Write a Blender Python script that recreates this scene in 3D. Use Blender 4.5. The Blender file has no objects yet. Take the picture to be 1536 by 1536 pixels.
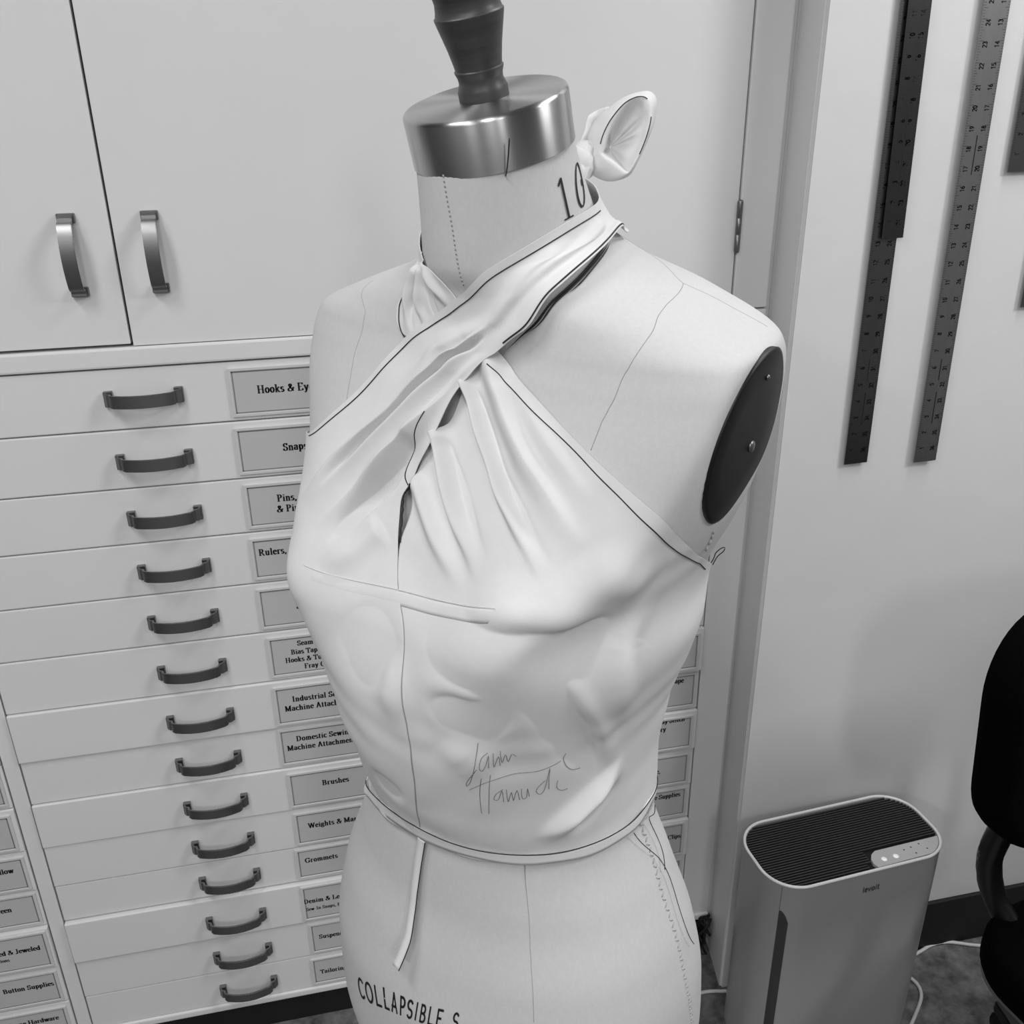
import bpy, bmesh, math, random
import numpy as np
from mathutils import Vector, Matrix
scene = bpy.context.scene
random.seed(7)
rng = np.random.RandomState(5)
PI = math.pi

# ------------------------------------------------------------------ camera, light, exposure
cam = bpy.data.objects.new('camera', bpy.data.cameras.new('camera'))
scene.collection.objects.link(cam)
right = Vector((0.97685794, -0.21350137, -0.01287377))
down = Vector((-0.09785136, -0.39256791, -0.9145029))
fwd = Vector((0.1901938, 0.89459913, -0.40437448))
CAM_H = 1.62
M3 = Matrix((right, -down, -fwd)).transposed()
cam.matrix_world = Matrix.Translation((0, 0, CAM_H)) @ M3.to_4x4()
cam.data.sensor_width = 36.0
cam.data.lens = 1400.0 / 1536.0 * 36.0
cam.data.clip_start = 0.02
scene.camera = cam

world = bpy.data.worlds.new('room_air'); scene.world = world
world.use_nodes = True
world.node_tree.nodes['Background'].inputs[0].default_value = (1, 1, 1, 1)
world.node_tree.nodes['Background'].inputs[1].default_value = 0.03

def area_light(name, loc, sx, sy, power, rot=(0, 0, 0)):
    d = bpy.data.lights.new(name, 'AREA'); d.shape = 'RECTANGLE'; d.size = sx; d.size_y = sy; d.energy = power
    o = bpy.data.objects.new(name, d); scene.collection.objects.link(o); o.location = loc; o.rotation_euler = rot
    return o
area_light('fluorescent_or_fill_lamp', (-1.9, -2.0, 2.60), 0.22, 1.2, 42)
area_light('fluorescent_or_fill_lamp', (0.20, -2.5, 2.60), 0.22, 1.2, 34)
area_light('fluorescent_or_fill_lamp', (-0.30, -0.75, 2.62), 0.22, 1.2, 19)  # added fill from above the front to balance tones, no known fixture
area_light('fluorescent_or_fill_lamp', (1.95, -0.10, 2.60), 0.22, 0.6, 35)
area_light('fluorescent_or_fill_lamp', (1.00, 0.72, 2.62), 0.20, 0.6, 12)
area_light('fluorescent_or_fill_lamp', (-0.65, 0.35, 2.62), 0.22, 0.6, 12)

vs = scene.view_settings
scene.display_settings.display_device = 'sRGB'
vs.view_transform = 'Standard'; vs.look = 'None'; vs.gamma = 1.0; vs.use_curve_mapping = False
vs.exposure = -0.31

# ------------------------------------------------------------------ materials
def mat(name, v, rough=0.5, metal=0.0, noise=None, bump=None, spec=0.5, aniso=None, emis=None):
    """v: grey value (linear). noise=(scale, amount[, stretch]) mottles the colour; bump=(scale, strength, dist[, stretch])"""
    m = bpy.data.materials.new(name); m.use_nodes = True
    nt = m.node_tree; b = nt.nodes['Principled BSDF']
    col = (v, v, v, 1) if not isinstance(v, tuple) else v + (1,)
    b.inputs['Base Color'].default_value = col
    b.inputs['Roughness'].default_value = rough
    b.inputs['Metallic'].default_value = metal
    b.inputs['Specular IOR Level'].default_value = spec
    def coords(st):
        tc = nt.nodes.new('ShaderNodeTexCoord'); mp = nt.nodes.new('ShaderNodeMapping')
        nt.links.new(tc.outputs['Object'], mp.inputs[0])
        mp.inputs['Scale'].default_value = st or (1, 1, 1)
        return mp.outputs[0]
    if noise:
        n = nt.nodes.new('ShaderNodeTexNoise'); n.inputs['Scale'].default_value = noise[0]; n.inputs['Detail'].default_value = 6
        n.inputs['Roughness'].default_value = 0.65
        nt.links.new(coords(noise[2] if len(noise) > 2 else None), n.inputs['Vector'])
        r = nt.nodes.new('ShaderNodeMapRange')
        r.inputs[1].default_value = 0.3; r.inputs[2].default_value = 0.7
        r.inputs[3].default_value = v * (1 - noise[1]); r.inputs[4].default_value = v * (1 + noise[1])
        nt.links.new(n.outputs['Fac'], r.inputs[0])
        nt.links.new(r.outputs[0], b.inputs['Base Color'])
    if bump:
        n = nt.nodes.new('ShaderNodeTexNoise'); n.inputs['Scale'].default_value = bump[0]; n.inputs['Detail'].default_value = 3
        nt.links.new(coords(bump[3] if len(bump) > 3 else None), n.inputs['Vector'])
        bp = nt.nodes.new('ShaderNodeBump'); bp.inputs['Strength'].default_value = bump[1]; bp.inputs['Distance'].default_value = bump[2]
        nt.links.new(n.outputs['Fac'], bp.inputs['Height']); nt.links.new(bp.outputs[0], b.inputs['Normal'])
    if aniso:
        b.inputs['Anisotropic'].default_value = aniso
        tg = nt.nodes.new('ShaderNodeTangent'); tg.direction_type = 'RADIAL'; tg.axis = 'Z'
        nt.links.new(tg.outputs[0], b.inputs['Tangent']); b.inputs['Anisotropic Rotation'].default_value = 0.25
    if emis:
        b.inputs['Emission Color'].default_value = (1, 1, 1, 1); b.inputs['Emission Strength'].default_value = emis
    return m

M = {}
M['paint'] = mat('white_cabinet_paint', 0.75, 0.38, noise=(1.6, 0.03), bump=(9, 0.12, 0.004))
M['wall'] = mat('white_wall_paint', 0.72, 0.45, noise=(2.0, 0.02), bump=(14, 0.16, 0.006))
M['ceil'] = mat('ceiling_paint', 0.45, 0.8)
M['farwall'] = mat('dull_far_wall', 0.35, 0.8)
M['dark'] = mat('black_rubber_base', 0.006, 0.6)
M['gap'] = mat('dark_gap', 0.012, 0.9)
M['floor'] = mat('worn_concrete', 0.13, 0.5, noise=(28, 0.75), bump=(30, 0.3, 0.003))
M['linen'] = mat('form_linen', 0.61, 0.85, noise=(320, 0.03, (1, 1, 0.5)), bump=(1100, 0.25, 0.0005, (1, 1, 0.5)))
M['muslin'] = mat('muslin', 0.73, 0.8, noise=(40, 0.025), bump=(1300, 0.2, 0.0004))
M['muslin_edge'] = mat('muslin_tape', 0.78, 0.8, bump=(1300, 0.2, 0.0004))
M['pencil_or_shade'] = mat('pencil_and_shade_black', 0.012, 0.6)
M['graphite'] = mat('soft_pencil_line', 0.20, 0.7)
M['seam'] = mat('seam_thread', 0.36, 0.9)  # plain grey of the seam lines, darker than the linen
M['stitch'] = mat('lacing_thread', 0.44, 0.9)
M['ink'] = mat('black_ink', 0.008, 0.6)
M['steel'] = mat('brushed_steel', 0.50, 0.30, 1.0, bump=(30, 0.06, 0.0006, (1, 1, 90)), aniso=0.92)
M['wood'] = mat('dark_turned_wood', 0.050, 0.42, noise=(14, 0.35, (1, 1, 6)), bump=(60, 0.15, 0.001, (1, 1, 8)))
M['plate'] = mat('black_arm_plate', 0.0065, 0.42, spec=0.35)
M['handle'] = mat('satin_nickel_handle', 0.25, 0.38, 1.0, bump=(300, 0.05, 0.0005, (1, 1, 0.1)))
M['holder'] = mat('clear_label_holder', 0.62, 0.22)
M['card'] = mat('label_paper', 0.52, 0.5)
M['ruler'] = mat('brushed_aluminium_ruler', 0.20, 0.36, 1.0, noise=(30, 0.08, (1, 1, 0.05)))
M['ruler_bright'] = mat('bright_aluminium_ruler', 0.34, 0.42, 1.0, noise=(30, 0.08, (1, 1, 0.05)))
M['ruler_dark'] = mat('dark_anodised_ruler', 0.11, 0.36, 1.0, noise=(30, 0.08, (1, 1, 0.05)))
M['purifier'] = mat('white_plastic', 0.34, 0.33)
M['rim'] = mat('bright_plastic_rim', 0.85, 0.25)
M['grille'] = mat('black_grille', 0.03, 0.45)
M['panelgrey'] = mat('grey_touch_panel', 0.52, 0.35)
M['led'] = mat('lit_button', 0.9, 0.4, emis=0.3)
M['logo'] = mat('grey_print', 0.10, 0.5)
M['mesh'] = mat('black_chair_fabric', 0.002, 0.95, spec=0.03, bump=(500, 0.3, 0.001))
M['chairbar'] = mat('black_steel_tube', 0.006, 0.3)
M['shell'] = mat('grey_seat_shell', 0.16, 0.5)
M['cord'] = mat('white_cord', 0.62, 0.45)
M['pin'] = mat('dark_pin', 0.05, 0.3, 0.8)
M['sidegrey'] = mat('dark_grey_vent', 0.045, 0.5)

# ------------------------------------------------------------------ builders
def link(o, parent=None):
    scene.collection.objects.link(o)
    if parent is not None: o.parent = parent
    return o
def empty(name, loc=(0, 0, 0), rz=0.0):
    o = bpy.data.objects.new(name, None); o.empty_display_size = 0.05
    o.location = loc; o.rotation_euler = (0, 0, rz)
    return link(o)
def tag(o, label=None, cat=None, group=None, kind=None):
    if label: o['label'] = label
    if cat: o['category'] = cat
    if group: o['group'] = group
    if kind: o['kind'] = kind
    return o
def mesh_obj(name, bm, mats, parent=None, smooth=False):
    me = bpy.data.meshes.new(name)
    bm.normal_update(); bm.to_mesh(me); bm.free()
    for m in (mats if isinstance(mats, (list, tuple)) else [mats]): me.materials.append(m)
    if smooth: me.polygons.foreach_set('use_smooth', [True] * len(me.polygons))
    return link(bpy.data.objects.new(name, me), parent)
def data_obj(name, verts, faces, mats, parent=None, smooth=True, midx=None):
    me = bpy.data.meshes.new(name)
    me.from_pydata([tuple(map(float, v)) for v in verts], [], [tuple(int(i) for i in f) for f in faces])
    for m in (mats if isinstance(mats, (list, tuple)) else [mats]): me.materials.append(m)
    if smooth: me.polygons.foreach_set('use_smooth', [True] * len(me.polygons))
    if midx is not None: me.polygons.foreach_set('material_index', midx)
    me.update()
    return link(bpy.data.objects.new(name, me), parent)
def box(bm, x0, x1, y0, y1, z0, z1, c=0.0, mi=0):
    r = bmesh.ops.create_cube(bm, size=1.0)
    vs_ = r['verts']
    bmesh.ops.scale(bm, vec=(x1 - x0, y1 - y0, z1 - z0), verts=vs_)
    bmesh.ops.translate(bm, vec=((x0 + x1) / 2, (y0 + y1) / 2, (z0 + z1) / 2), verts=vs_)
    fs = set(f for v in vs_ for f in v.link_faces)
    for f in fs: f.material_index = mi
    if c > 0:
        es = list(set(e for v in vs_ for e in v.link_edges))
        rr = bmesh.ops.bevel(bm, geom=es, offset=c, segments=2, affect='EDGES', profile=0.6)
        for f in rr['faces']: f.material_index = mi
def tube_pts(P, r, n=6, closed=False):
    """verts, faces of a tube along numpy points P (k,3); r scalar or array"""
    P = np.asarray(P, float); k = len(P)
    r = np.full(k, r) if np.isscalar(r) else np.asarray(r)
    T_ = np.roll(P, -1, 0) - np.roll(P, 1, 0) if closed else np.gradient(P, axis=0)
    T_ /= np.linalg.norm(T_, axis=1)[:, None] + 1e-12
    up = np.array([0.13, 0.21, 0.97])
    A_ = np.cross(T_, up); A_ /= np.linalg.norm(A_, axis=1)[:, None] + 1e-12
    B_ = np.cross(T_, A_)
    a = np.arange(n) * 2 * PI / n
    V = P[:, None] + r[:, None, None] * (np.cos(a)[None, :, None] * A_[:, None] + np.sin(a)[None, :, None] * B_[:, None])
    F = []
    for i in range(k if closed else k - 1):
        j = (i + 1) % k
        for q in range(n):
            F.append((i * n + q, i * n + (q + 1) % n, j * n + (q + 1) % n, j * n + q))
    if not closed:
        F.append(tuple(range(n))[::-1]); F.append(tuple((k - 1) * n + q for q in range(n)))
    return V.reshape(-1, 3), F
def catmull(P, step):
    P = np.asarray(P, float); k = len(P)
    if k < 3: 
        n = max(2, int(np.linalg.norm(P[-1] - P[0]) / step)); s = np.linspace(0, 1, n)[:, None]
        return P[0] * (1 - s) + P[-1] * s
    out = []
    for i in range(k - 1):
        p0 = P[max(i - 1, 0)]; p1 = P[i]; p2 = P[i + 1]; p3 = P[min(i + 2, k - 1)]
        n = max(1, int(np.linalg.norm(p2 - p1) / step)); s = np.linspace(0, 1, n, endpoint=False)[:, None]
        out.append(0.5 * ((2 * p1) + (-p0 + p2) * s + (2 * p0 - 5 * p1 + 4 * p2 - p3) * s ** 2 + (-p0 + 3 * p1 - 3 * p2 + p3) * s ** 3))
    out.append(P[-1:])
    return np.concatenate(out)
def join(parts):
    V = []; F = []; o = 0
    for v, f in parts:
        V.append(np.asarray(v, float)); F += [tuple(i + o for i in q) for q in f]; o += len(v)
    return np.concatenate(V), F
def lathe(prof, n=48):
    """prof list of (r,z) -> verts, faces around Z, ends closed when r=0"""
    a = np.arange(n) * 2 * PI / n
    V = [(r * math.cos(t), r * math.sin(t), z) for r, z in prof for t in a]
    F = [(i * n + q, i * n + (q + 1) % n, (i + 1) * n + (q + 1) % n, (i + 1) * n + q) for i in range(len(prof) - 1) for q in range(n)]
    F.append(tuple(range(n))[::-1]); F.append(tuple((len(prof) - 1) * n + q for q in range(n)))
    return V, F

# ------------------------------------------------------------------ broad-nib letters
def arc(cx, cy, rx, ry, a0, a1, n=14):
    return [(cx + rx * math.cos(math.radians(a0 + (a1 - a0) * i / n)), cy + ry * math.sin(math.radians(a0 + (a1 - a0) * i / n))) for i in range(n + 1)]
def sf(x, y, w=.13): return [(x - w, y), (x + w, y)]
X = .66
def glyphs():
    G = {}
    bowl = arc(.29, .33, .2, .33, 0, 360, 22)
    G['a'] = (.56, [arc(.25, .48, .17, .18, 160, 0) + [(.42, .06), (.5, .02)], arc(.25, .2, .17, .19, 60, 330)], [])
    G['b'] = (.62, [[(.16, 1), (.16, .03)], arc(.32, .33, .19, .32, 180, -180, 22)], [sf(.11, 1, .08)])
    G['c'] = (.5, [arc(.29, .33, .2, .33, 40, 320, 18)], [])
    G['d'] = (.62, [[(.48, 1), (.48, 0)], arc(.29, .33, .19, .32, 0, 360, 22)], [sf(.43, 1, .08), sf(.52, 0, .07)])
    G['e'] = (.52, [[(.1, .38), (.45, .38)] + arc(.28, .33, .19, .33, 12, 320, 20)], [])
    G['f'] = (.4, [[(.18, 0), (.18, .78)] + arc(.3, .8, .12, .19, 180, 50, 6), [(.05, .64), (.34, .64)]], [sf(.18, 0)])
    G['g'] = (.56, [arc(.26, .44, .17, .21, 0, 360, 18), arc(.27, -.06, .2, .17, 0, 360, 18), [(.14, .27), (.16, .12)], [(.38, .6), (.52, .64)]], [])
    G['h'] = (.66, [[(.16, 1), (.16, 0)], arc(.33, .46, .16, .19, 160, 0, 8) + [(.49, 0)]], [sf(.11, 1, .08), sf(.16, 0), sf(.49, 0)])
    G['i'] = (.34, [[(.17, .65), (.17, 0)], [(.17, .86), (.17, .95)]], [sf(.12, .65, .08), sf(.17, 0)])
    G['k'] = (.64, [[(.16, 1), (.16, 0)], [(.5, .64), (.2, .3)], [(.27, .38), (.52, 0)]], [sf(.11, 1, .08), sf(.16, 0), sf(.5, .64, .11), sf(.53, 0, .12)])
    G['l'] = (.34, [[(.17, 1), (.17, 0)]], [sf(.12, 1, .08), sf(.17, 0)])
    G['m'] = (.96, [[(.16, .65), (.16, 0)], arc(.32, .46, .16, .19, 160, 0, 8) + [(.48, 0)], arc(.64, .46, .16, .19, 160, 0, 8) + [(.8, 0)]], [sf(.11, .65, .07), sf(.16, 0, .11), sf(.48, 0, .11), sf(.8, 0, .11)])
    G['n'] = (.66, [[(.16, .65), (.16, 0)], arc(.33, .46, .16, .19, 160, 0, 8) + [(.49, 0)]], [sf(.11, .65, .08), sf(.16, 0), sf(.49, 0)])
    G['o'] = (.58, [bowl], [])
    G['p'] = (.62, [[(.16, .65), (.16, -.28)], arc(.32, .33, .19, .32, 180, -180, 22)], [sf(.11, .65, .08), sf(.16, -.28)])
    G['r'] = (.48, [[(.16, .65), (.16, 0)], arc(.34, .46, .16, .19, 150, 50, 6)], [sf(.11, .65, .08), sf(.16, 0)])
    G['s'] = (.48, [arc(.24, .49, .15, .16, 30, 270, 10) + arc(.24, .17, .16, .17, 90, -150, 10)], [])
    G['t'] = (.4, [[(.17, .86), (.17, .15)] + arc(.28, .13, .11, .13, 180, 300, 6), [(.04, .64), (.33, .64)]], [])
    G['u'] = (.66, [[(.16, .65), (.16, .2)] + arc(.32, .2, .16, .2, 180, 350, 8), [(.49, .65), (.49, 0)]], [sf(.12, .65, .1), sf(.44, .65, .1), sf(.54, 0, .06)])
    G['v'] = (.6, [[(.1, .65), (.3, 0)], [(.3, 0), (.5, .65)]], [sf(.1, .65), sf(.5, .65, .1)])
    G['w'] = (.86, [[(.1, .65), (.27, 0)], [(.27, 0), (.43, .6)], [(.43, .65), (.6, 0)], [(.6, 0), (.76, .65)]], [sf(.1, .65), sf(.43, .65), sf(.76, .65, .1)])
    G['y'] = (.6, [[(.1, .65), (.3, 0)], [(.5, .65), (.26, -.14), (.16, -.27), (.07, -.22)]], [sf(.1, .65), sf(.5, .65, .1)])
    G['H'] = (.92, [[(.2, 1), (.2, 0)], [(.72, 1), (.72, 0)], [(.2, .5), (.72, .5)]], [sf(.2, 0, .16), sf(.2, 1, .16), sf(.72, 0, .16), sf(.72, 1, .16)])
    G['E'] = (.78, [[(.2, 1), (.2, 0)], [(.2, .98), (.64, .98)], [(.2, .5), (.52, .5)], [(.2, .02), (.66, .02)]], [sf(.2, 0, .15), sf(.2, 1, .15), [(.64, .98), (.64, .8)], [(.66, .02), (.68, .22)]])
    G['S'] = (.66, [arc(.33, .74, .2, .24, 30, 270, 12) + arc(.33, .25, .22, .25, 90, -150, 12)], [[(.53, .98), (.53, .74)], [(.12, .02), (.11, .27)]])
    G['P'] = (.72, [[(.2, 1), (.2, 0)], [(.2, .98)] + arc(.36, .73, .23, .25, 90, -90, 12) + [(.2, .48)]], [sf(.2, 0, .16), sf(.14, .99, .1)])
    G['R'] = (.84, [[(.2, 1), (.2, 0)], [(.2, .98)] + arc(.36, .73, .23, .25, 90, -90, 12) + [(.2, .48)], [(.4, .48), (.7, .02)]], [sf(.2, 0, .16), sf(.14, .99, .1), sf(.73, 0, .1)])
    G['B'] = (.78, [[(.2, 1), (.2, 0)], [(.2, .98)] + arc(.38, .75, .2, .23, 90, -90, 10) + [(.2, .52)], [(.2, .52)] + arc(.4, .26, .24, .25, 90, -90, 10) + [(.2, .01)]], [sf(.14, 0, .1), sf(.14, .99, .1)])
    G['F'] = (.72, [[(.2, 1), (.2, 0)], [(.2, .98), (.62, .98)], [(.2, .5), (.5, .5)]], [sf(.2, 0, .16), sf(.14, .99, .1), [(.62, .98), (.62, .78)]])
    G['T'] = (.76, [[(.38, 1), (.38, 0)], [(.06, .98), (.7, .98)]], [sf(.38, 0, .16), [(.06, .98), (.06, .76)], [(.7, .98), (.7, .76)]])
    G['I'] = (.46, [[(.23, 1), (.23, 0)]], [sf(.23, 0, .16), sf(.23, 1, .16)])
    G['M'] = (1.06, [[(.18, 1), (.18, 0)], [(.2, 1), (.52, .06)], [(.52, .06), (.84, 1)], [(.86, 1), (.86, 0)]], [sf(.18, 0, .12), sf(.12, 1, .1), sf(.86, 0, .16), sf(.92, 1, .1)])
    G['A'] = (.84, [[(.42, 1), (.16, 0)], [(.42, 1), (.7, 0)], [(.22, .32), (.6, .32)]], [sf(.14, 0, .12), sf(.7, 0, .13)])
    G['D'] = (.88, [[(.2, 1), (.2, 0)], [(.2, .98)] + arc(.36, .5, .36, .48, 90, -90, 16) + [(.2, .02)]], [sf(.14, 0, .1), sf(.14, .99, .1)])
    G['W'] = (1.16, [[(.12, 1), (.36, 0)], [(.36, 0), (.58, .95)], [(.58, 1), (.82, 0)], [(.82, 0), (1.04, 1)]], [sf(.12, 1, .14), sf(.58, 1, .12), sf(1.04, 1, .1)])
    G['G'] = (.9, [arc(.45, .5, .34, .5, 45, 330, 20), [(.74, .4), (.74, .06)]], [sf(.74, .42, .14), [(.74, .98), (.74, .72)]])
    G['L'] = (.74, [[(.2, 1), (.2, 0)], [(.2, .02), (.64, .02)]], [sf(.2, 1, .16), sf(.14, 0, .1), [(.64, .02), (.66, .26)]])
    G['J'] = (.56, [[(.34, 1), (.34, .2)] + arc(.2, .16, .14, .18, 0, -150, 8)], [sf(.34, 1, .16)])
    G['C'] = (.84, [arc(.45, .5, .34, .5, 45, 315, 20)], [[(.72, .98), (.72, .72)]])
    G['N'] = (.9, [[(.2, 1), (.2, 0)], [(.2, 1), (.72, .02)], [(.72, 1), (.72, 0)]], [sf(.2, 0, .13), sf(.14, 1, .1), sf(.72, 1, .13)])
    G['Y'] = (.82, [[(.12, 1), (.42, .48)], [(.7, 1), (.42, .48)], [(.42, .48), (.42, 0)]], [sf(.12, 1, .13), sf(.72, 1, .12), sf(.42, 0, .16)])
    G['O'] = (.9, [arc(.45, .5, .34, .5, 0, 360, 28)], [])
    G['&'] = (.86, [[(.78, .46), (.6, .12), (.4, 0)] + arc(.3, .2, .2, .2, 270, 90, 8) + [(.42, .56)] + arc(.38, .78, .14, .16, -40, 220, 10) + [(.3, .62), (.74, .03)]], [sf(.74, .46, .12)])
    G[','] = (.28, [[(.14, .1), (.14, 0), (.08, -.16)]], [])
    G['.'] = (.28, [[(.14, .08), (.14, .0)]], [])
    G['-'] = (.4, [[(.06, .3), (.34, .3)]], [])
    G[' '] = (.3, [], [])
    d = {'0': [arc(.3, .5, .22, .5, 0, 360, 22)], '1': [[(.14, .82), (.32, 1), (.32, 0)]], '2': [arc(.3, .74, .2, .25, 160, -30, 12) + [(.1, .02), (.52, .02)]],
         '3': [arc(.28, .75, .19, .24, 150, -80, 10), arc(.28, .26, .22, .26, 80, -150, 10)], '4': [[(.42, 0), (.42, 1), (.08, .3), (.56, .3)]],
         '5': [[(.5, .98), (.16, .98), (.12, .56)] + arc(.3, .3, .22, .3, 110, -150, 12)], '6': [arc(.3, .28, .2, .28, 0, 360, 16), [(.1, .3), (.18, .75), (.42, 1)]],
         '7': [[(.08, .98), (.52, .98), (.24, 0)]], '8': [arc(.3, .75, .17, .24, 0, 360, 14), arc(.3, .25, .21, .26, 0, 360, 14)], '9': [arc(.3, .7, .2, .28, 0, 360, 16), [(.5, .68), (.42, .25), (.18, 0)]]}
    for k, s in d.items(): G[k] = (.6, s, [])
    return G
GLY = glyphs()
def text_polys(txt, nx=.09, ny=.03, serif=True, track=.02):
    """quads (lists of 2-D points, in cap heights) and the total width"""
    out = []; x = 0
    for ch in txt:
        w, st, se = GLY[ch]
        for s in st + (se if serif else []):
            for a, b in zip(s[:-1], s[1:]):
                dx, dy = b[0] - a[0], b[1] - a[1]; L = math.hypot(dx, dy)
                if L < 1e-6: continue
                n_ = (-dy / L, dx / L); h = math.hypot(n_[0] * nx, n_[1] * ny)
                ex, ey = dx / L * ny * .6, dy / L * ny * .6
                out.append([(x + a[0] - ex + n_[0] * h, a[1] - ey + n_[1] * h), (x + a[0] - ex - n_[0] * h, a[1] - ey - n_[1] * h),
                            (x + b[0] + ex - n_[0] * h, b[1] + ey - n_[1] * h), (x + b[0] + ex + n_[0] * h, b[1] + ey + n_[1] * h)])
        x += w + track
    return out, x - track
def polys_to(polys, fn):
    V = []; F = []
    for p in polys:
        F.append(tuple(range(len(V), len(V) + 4))); V += [fn(u, v) for u, v in p]
    return V, F

# ------------------------------------------------------------------ the room
YF = 1.3          # cabinet face
YW = 1.2          # face of the wall that carries the rulers
XW = 0.663        # its corner
ZC = 2.72
def structure(name, bm, m):
    o = mesh_obj(name, bm, m); o['kind'] = 'structure'; return o
bm = bmesh.new(); box(bm, -3.6, 3.4, -3.4, 1.9, -0.06, 0.0); floor = structure('floor', bm, M['floor'])
bm = bmesh.new(); box(bm, -3.6, 3.4, -3.4, 1.9, ZC, ZC + .06); structure('ceiling', bm, M['ceil'])
XB = .681         # where the wall's short return meets the cabinet
bm = bmesh.new()
q = [(XW, YW), (3.4, YW), (3.4, 1.9), (XB, 1.9), (XB, YF)]
lo = [bm.verts.new((x, y, 0)) for x, y in q]; hi = [bm.verts.new((x, y, ZC)) for x, y in q]
bm.faces.new(lo[::-1]); bm.faces.new(hi)
for i_ in range(5): bm.faces.new((lo[i_], lo[(i_ + 1) % 5], hi[(i_ + 1) % 5], hi[i_]))
ed = [e for e in bm.edges if abs(e.verts[0].co.x - XW) < 1e-6 and abs(e.verts[1].co.x - XW) < 1e-6]
bmesh.ops.bevel(bm, geom=ed, offset=.005, segments=3, affect='EDGES')
structure('wall_right', bm, M['wall'])
bm = bmesh.new(); box(bm, -3.6, XB, 1.82, 1.9, 0, ZC); structure('wall_back', bm, M['wall'])
bm = bmesh.new(); box(bm, -3.68, -3.6, -3.4, 1.9, 0, ZC); structure('wall_left', bm, M['farwall'])
bm = bmesh.new(); box(bm, 3.4, 3.48, -3.4, 1.9, 0, ZC); structure('wall_side', bm, M['farwall'])
bm = bmesh.new(); box(bm, -3.68, 3.48, -3.48, -3.4, 0, ZC); structure('wall_front', bm, M['farwall'])
bm = bmesh.new(); box(bm, XW + .33, 3.4, YW - .008, YW + .002, 0.0, 0.126, 0.002); structure('baseboard_right', bm, M['dark'])

# ------------------------------------------------------------------ handles shared by doors and drawers
def handle_mesh():
    """flat bow pull lying along X, 0.1 long, standing out towards -Y"""
    half = [(0.048, 0.0), (0.048, -.010), (0.0455, -.0125), (0.0415, -.0135), (0.0405, -.019), (0.037, -.0225), (0.025, -.0265), (0.0125, -.029), (0, -.0298)]
    c = np.array([(-x, y) for x, y in half] + [(x, y) for x, y in half[::-1][1:]])
    T_ = np.gradient(c, axis=0); T_ /= np.linalg.norm(T_, axis=1)[:, None]
    nrm = np.stack([-T_[:, 1], T_[:, 0]], 1) * .0016
    V = []; F = []
    for (px, py), (nx_, ny_) in zip(c, nrm):
        h = .0088
        for sx, sz in ((-1, -1), (1, -1), (1, 1), (-1, 1)): V.append((px + sx * nx_, py + sx * ny_, sz * h))
    k = len(c)
    for i in range(k - 1):
        for q in range(4): F.append((i * 4 + q, i * 4 + (q + 1) % 4, i * 4 + 4 + (q + 1) % 4, i * 4 + 4 + q))
    F.append((0, 1, 2, 3)); F.append(tuple((k - 1) * 4 + q for q in (3, 2, 1, 0)))
    parts = [(V, F)]
    for s in (-1, 1):                                   # square feet
        x0, x1 = sorted((s * .0395, s * .051))
        v = [(x, y, z) for x in (x0, x1) for y in (-.0075, 0.0) for z in (-.0105, .0105)]
        parts.append((v, [(0, 1, 3, 2), (4, 6, 7, 5), (0, 4, 5, 1), (2, 3, 7, 6), (0, 2, 6, 4), (1, 5, 7, 3)]))
    V, F = join(parts)
    me = bpy.data.meshes.new('handle'); me.from_pydata([tuple(v) for v in V], [], F); me.materials.append(M['handle'])
    b2 = bmesh.new(); b2.from_mesh(me); bmesh.ops.recalc_face_normals(b2, faces=b2.faces); 
    bmesh.ops.bevel(b2, geom=[e for e in b2.edges if e.calc_face_angle(0) > 1.0], offset=.0006, segments=2, affect='EDGES')
    for f_ in b2.faces: f_.smooth = True
    sharp = [e for e in b2.edges if e.calc_face_angle(0) > .55]
    bmesh.ops.split_edges(b2, edges=sharp)
    b2.to_mesh(me); b2.free()
    return me
HANDLE = handle_mesh()
def add_handle(parent, loc, rot=(0, 0, 0)):
    o = bpy.data.objects.new('handle', HANDLE); o.location = loc; o.rotation_euler = rot
    return link(o, parent)

# ------------------------------------------------------------------ cupboard above
cup = tag(empty('wall_cupboard', (0, YF, 0)), 'white painted cupboard with two tall doors and bow handles, built in above the drawers', 'cupboard')
XL, XR = -1.09, XB - .0085
bm = bmesh.new()
box(bm, XL, XR, .022, .50, 1.331, 2.60)                    # carcass behind the doors
box(bm, .617, XR, -.002, .03, 1.3285, 2.60, .002)          # right stile
box(bm, XL, .617, .0, .03, 2.56, 2.60)
mesh_obj('body', bm, M['paint'], cup)
for x0, x1, z0 in ((XL + .01, -.2362, 1.3305), (-.2332, .6145, 1.3275)):
    bm = bmesh.new(); box(bm, x0, x1, 0.0, .0205, z0, 2.555, .0012)
    d = mesh_obj('door', bm, M['paint'], cup)
    hx = -.2848 if x0 < -.5 else -.1862
    add_handle(d, (hx, 0, 1.447), (0, PI / 2, 0))
for x0, x1 in ((-.2365, -.2329), (.6145, .617)):
    bm = bmesh.new(); box(bm, x0, x1, .012, .022, 1.3285, 2.555); mesh_obj('door_gap', bm, M['gap'], cup)
bm = bmesh.new(); box(bm, XR + .0003, XB - .0003, YF + .006, YF + .05, .0865, 2.60); structure('trim_1', bm, M['paint'])
bm = bmesh.new()
v, f = lathe([(.0001, -.037), (.0032, -.0365), (.0042, -.034), (.0042, -.012), (.0036, -.0115), (.0042, -.011), (.0042, .011), (.0036, .0115), (.0042, .012), (.0042, .034), (.0032, .0365), (.0001, .037)], 12)
hg = data_obj('hinge', [(a + .6158, b - .003, c + 1.448) for a, b, c in v], f, M['handle'], cup)
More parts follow.
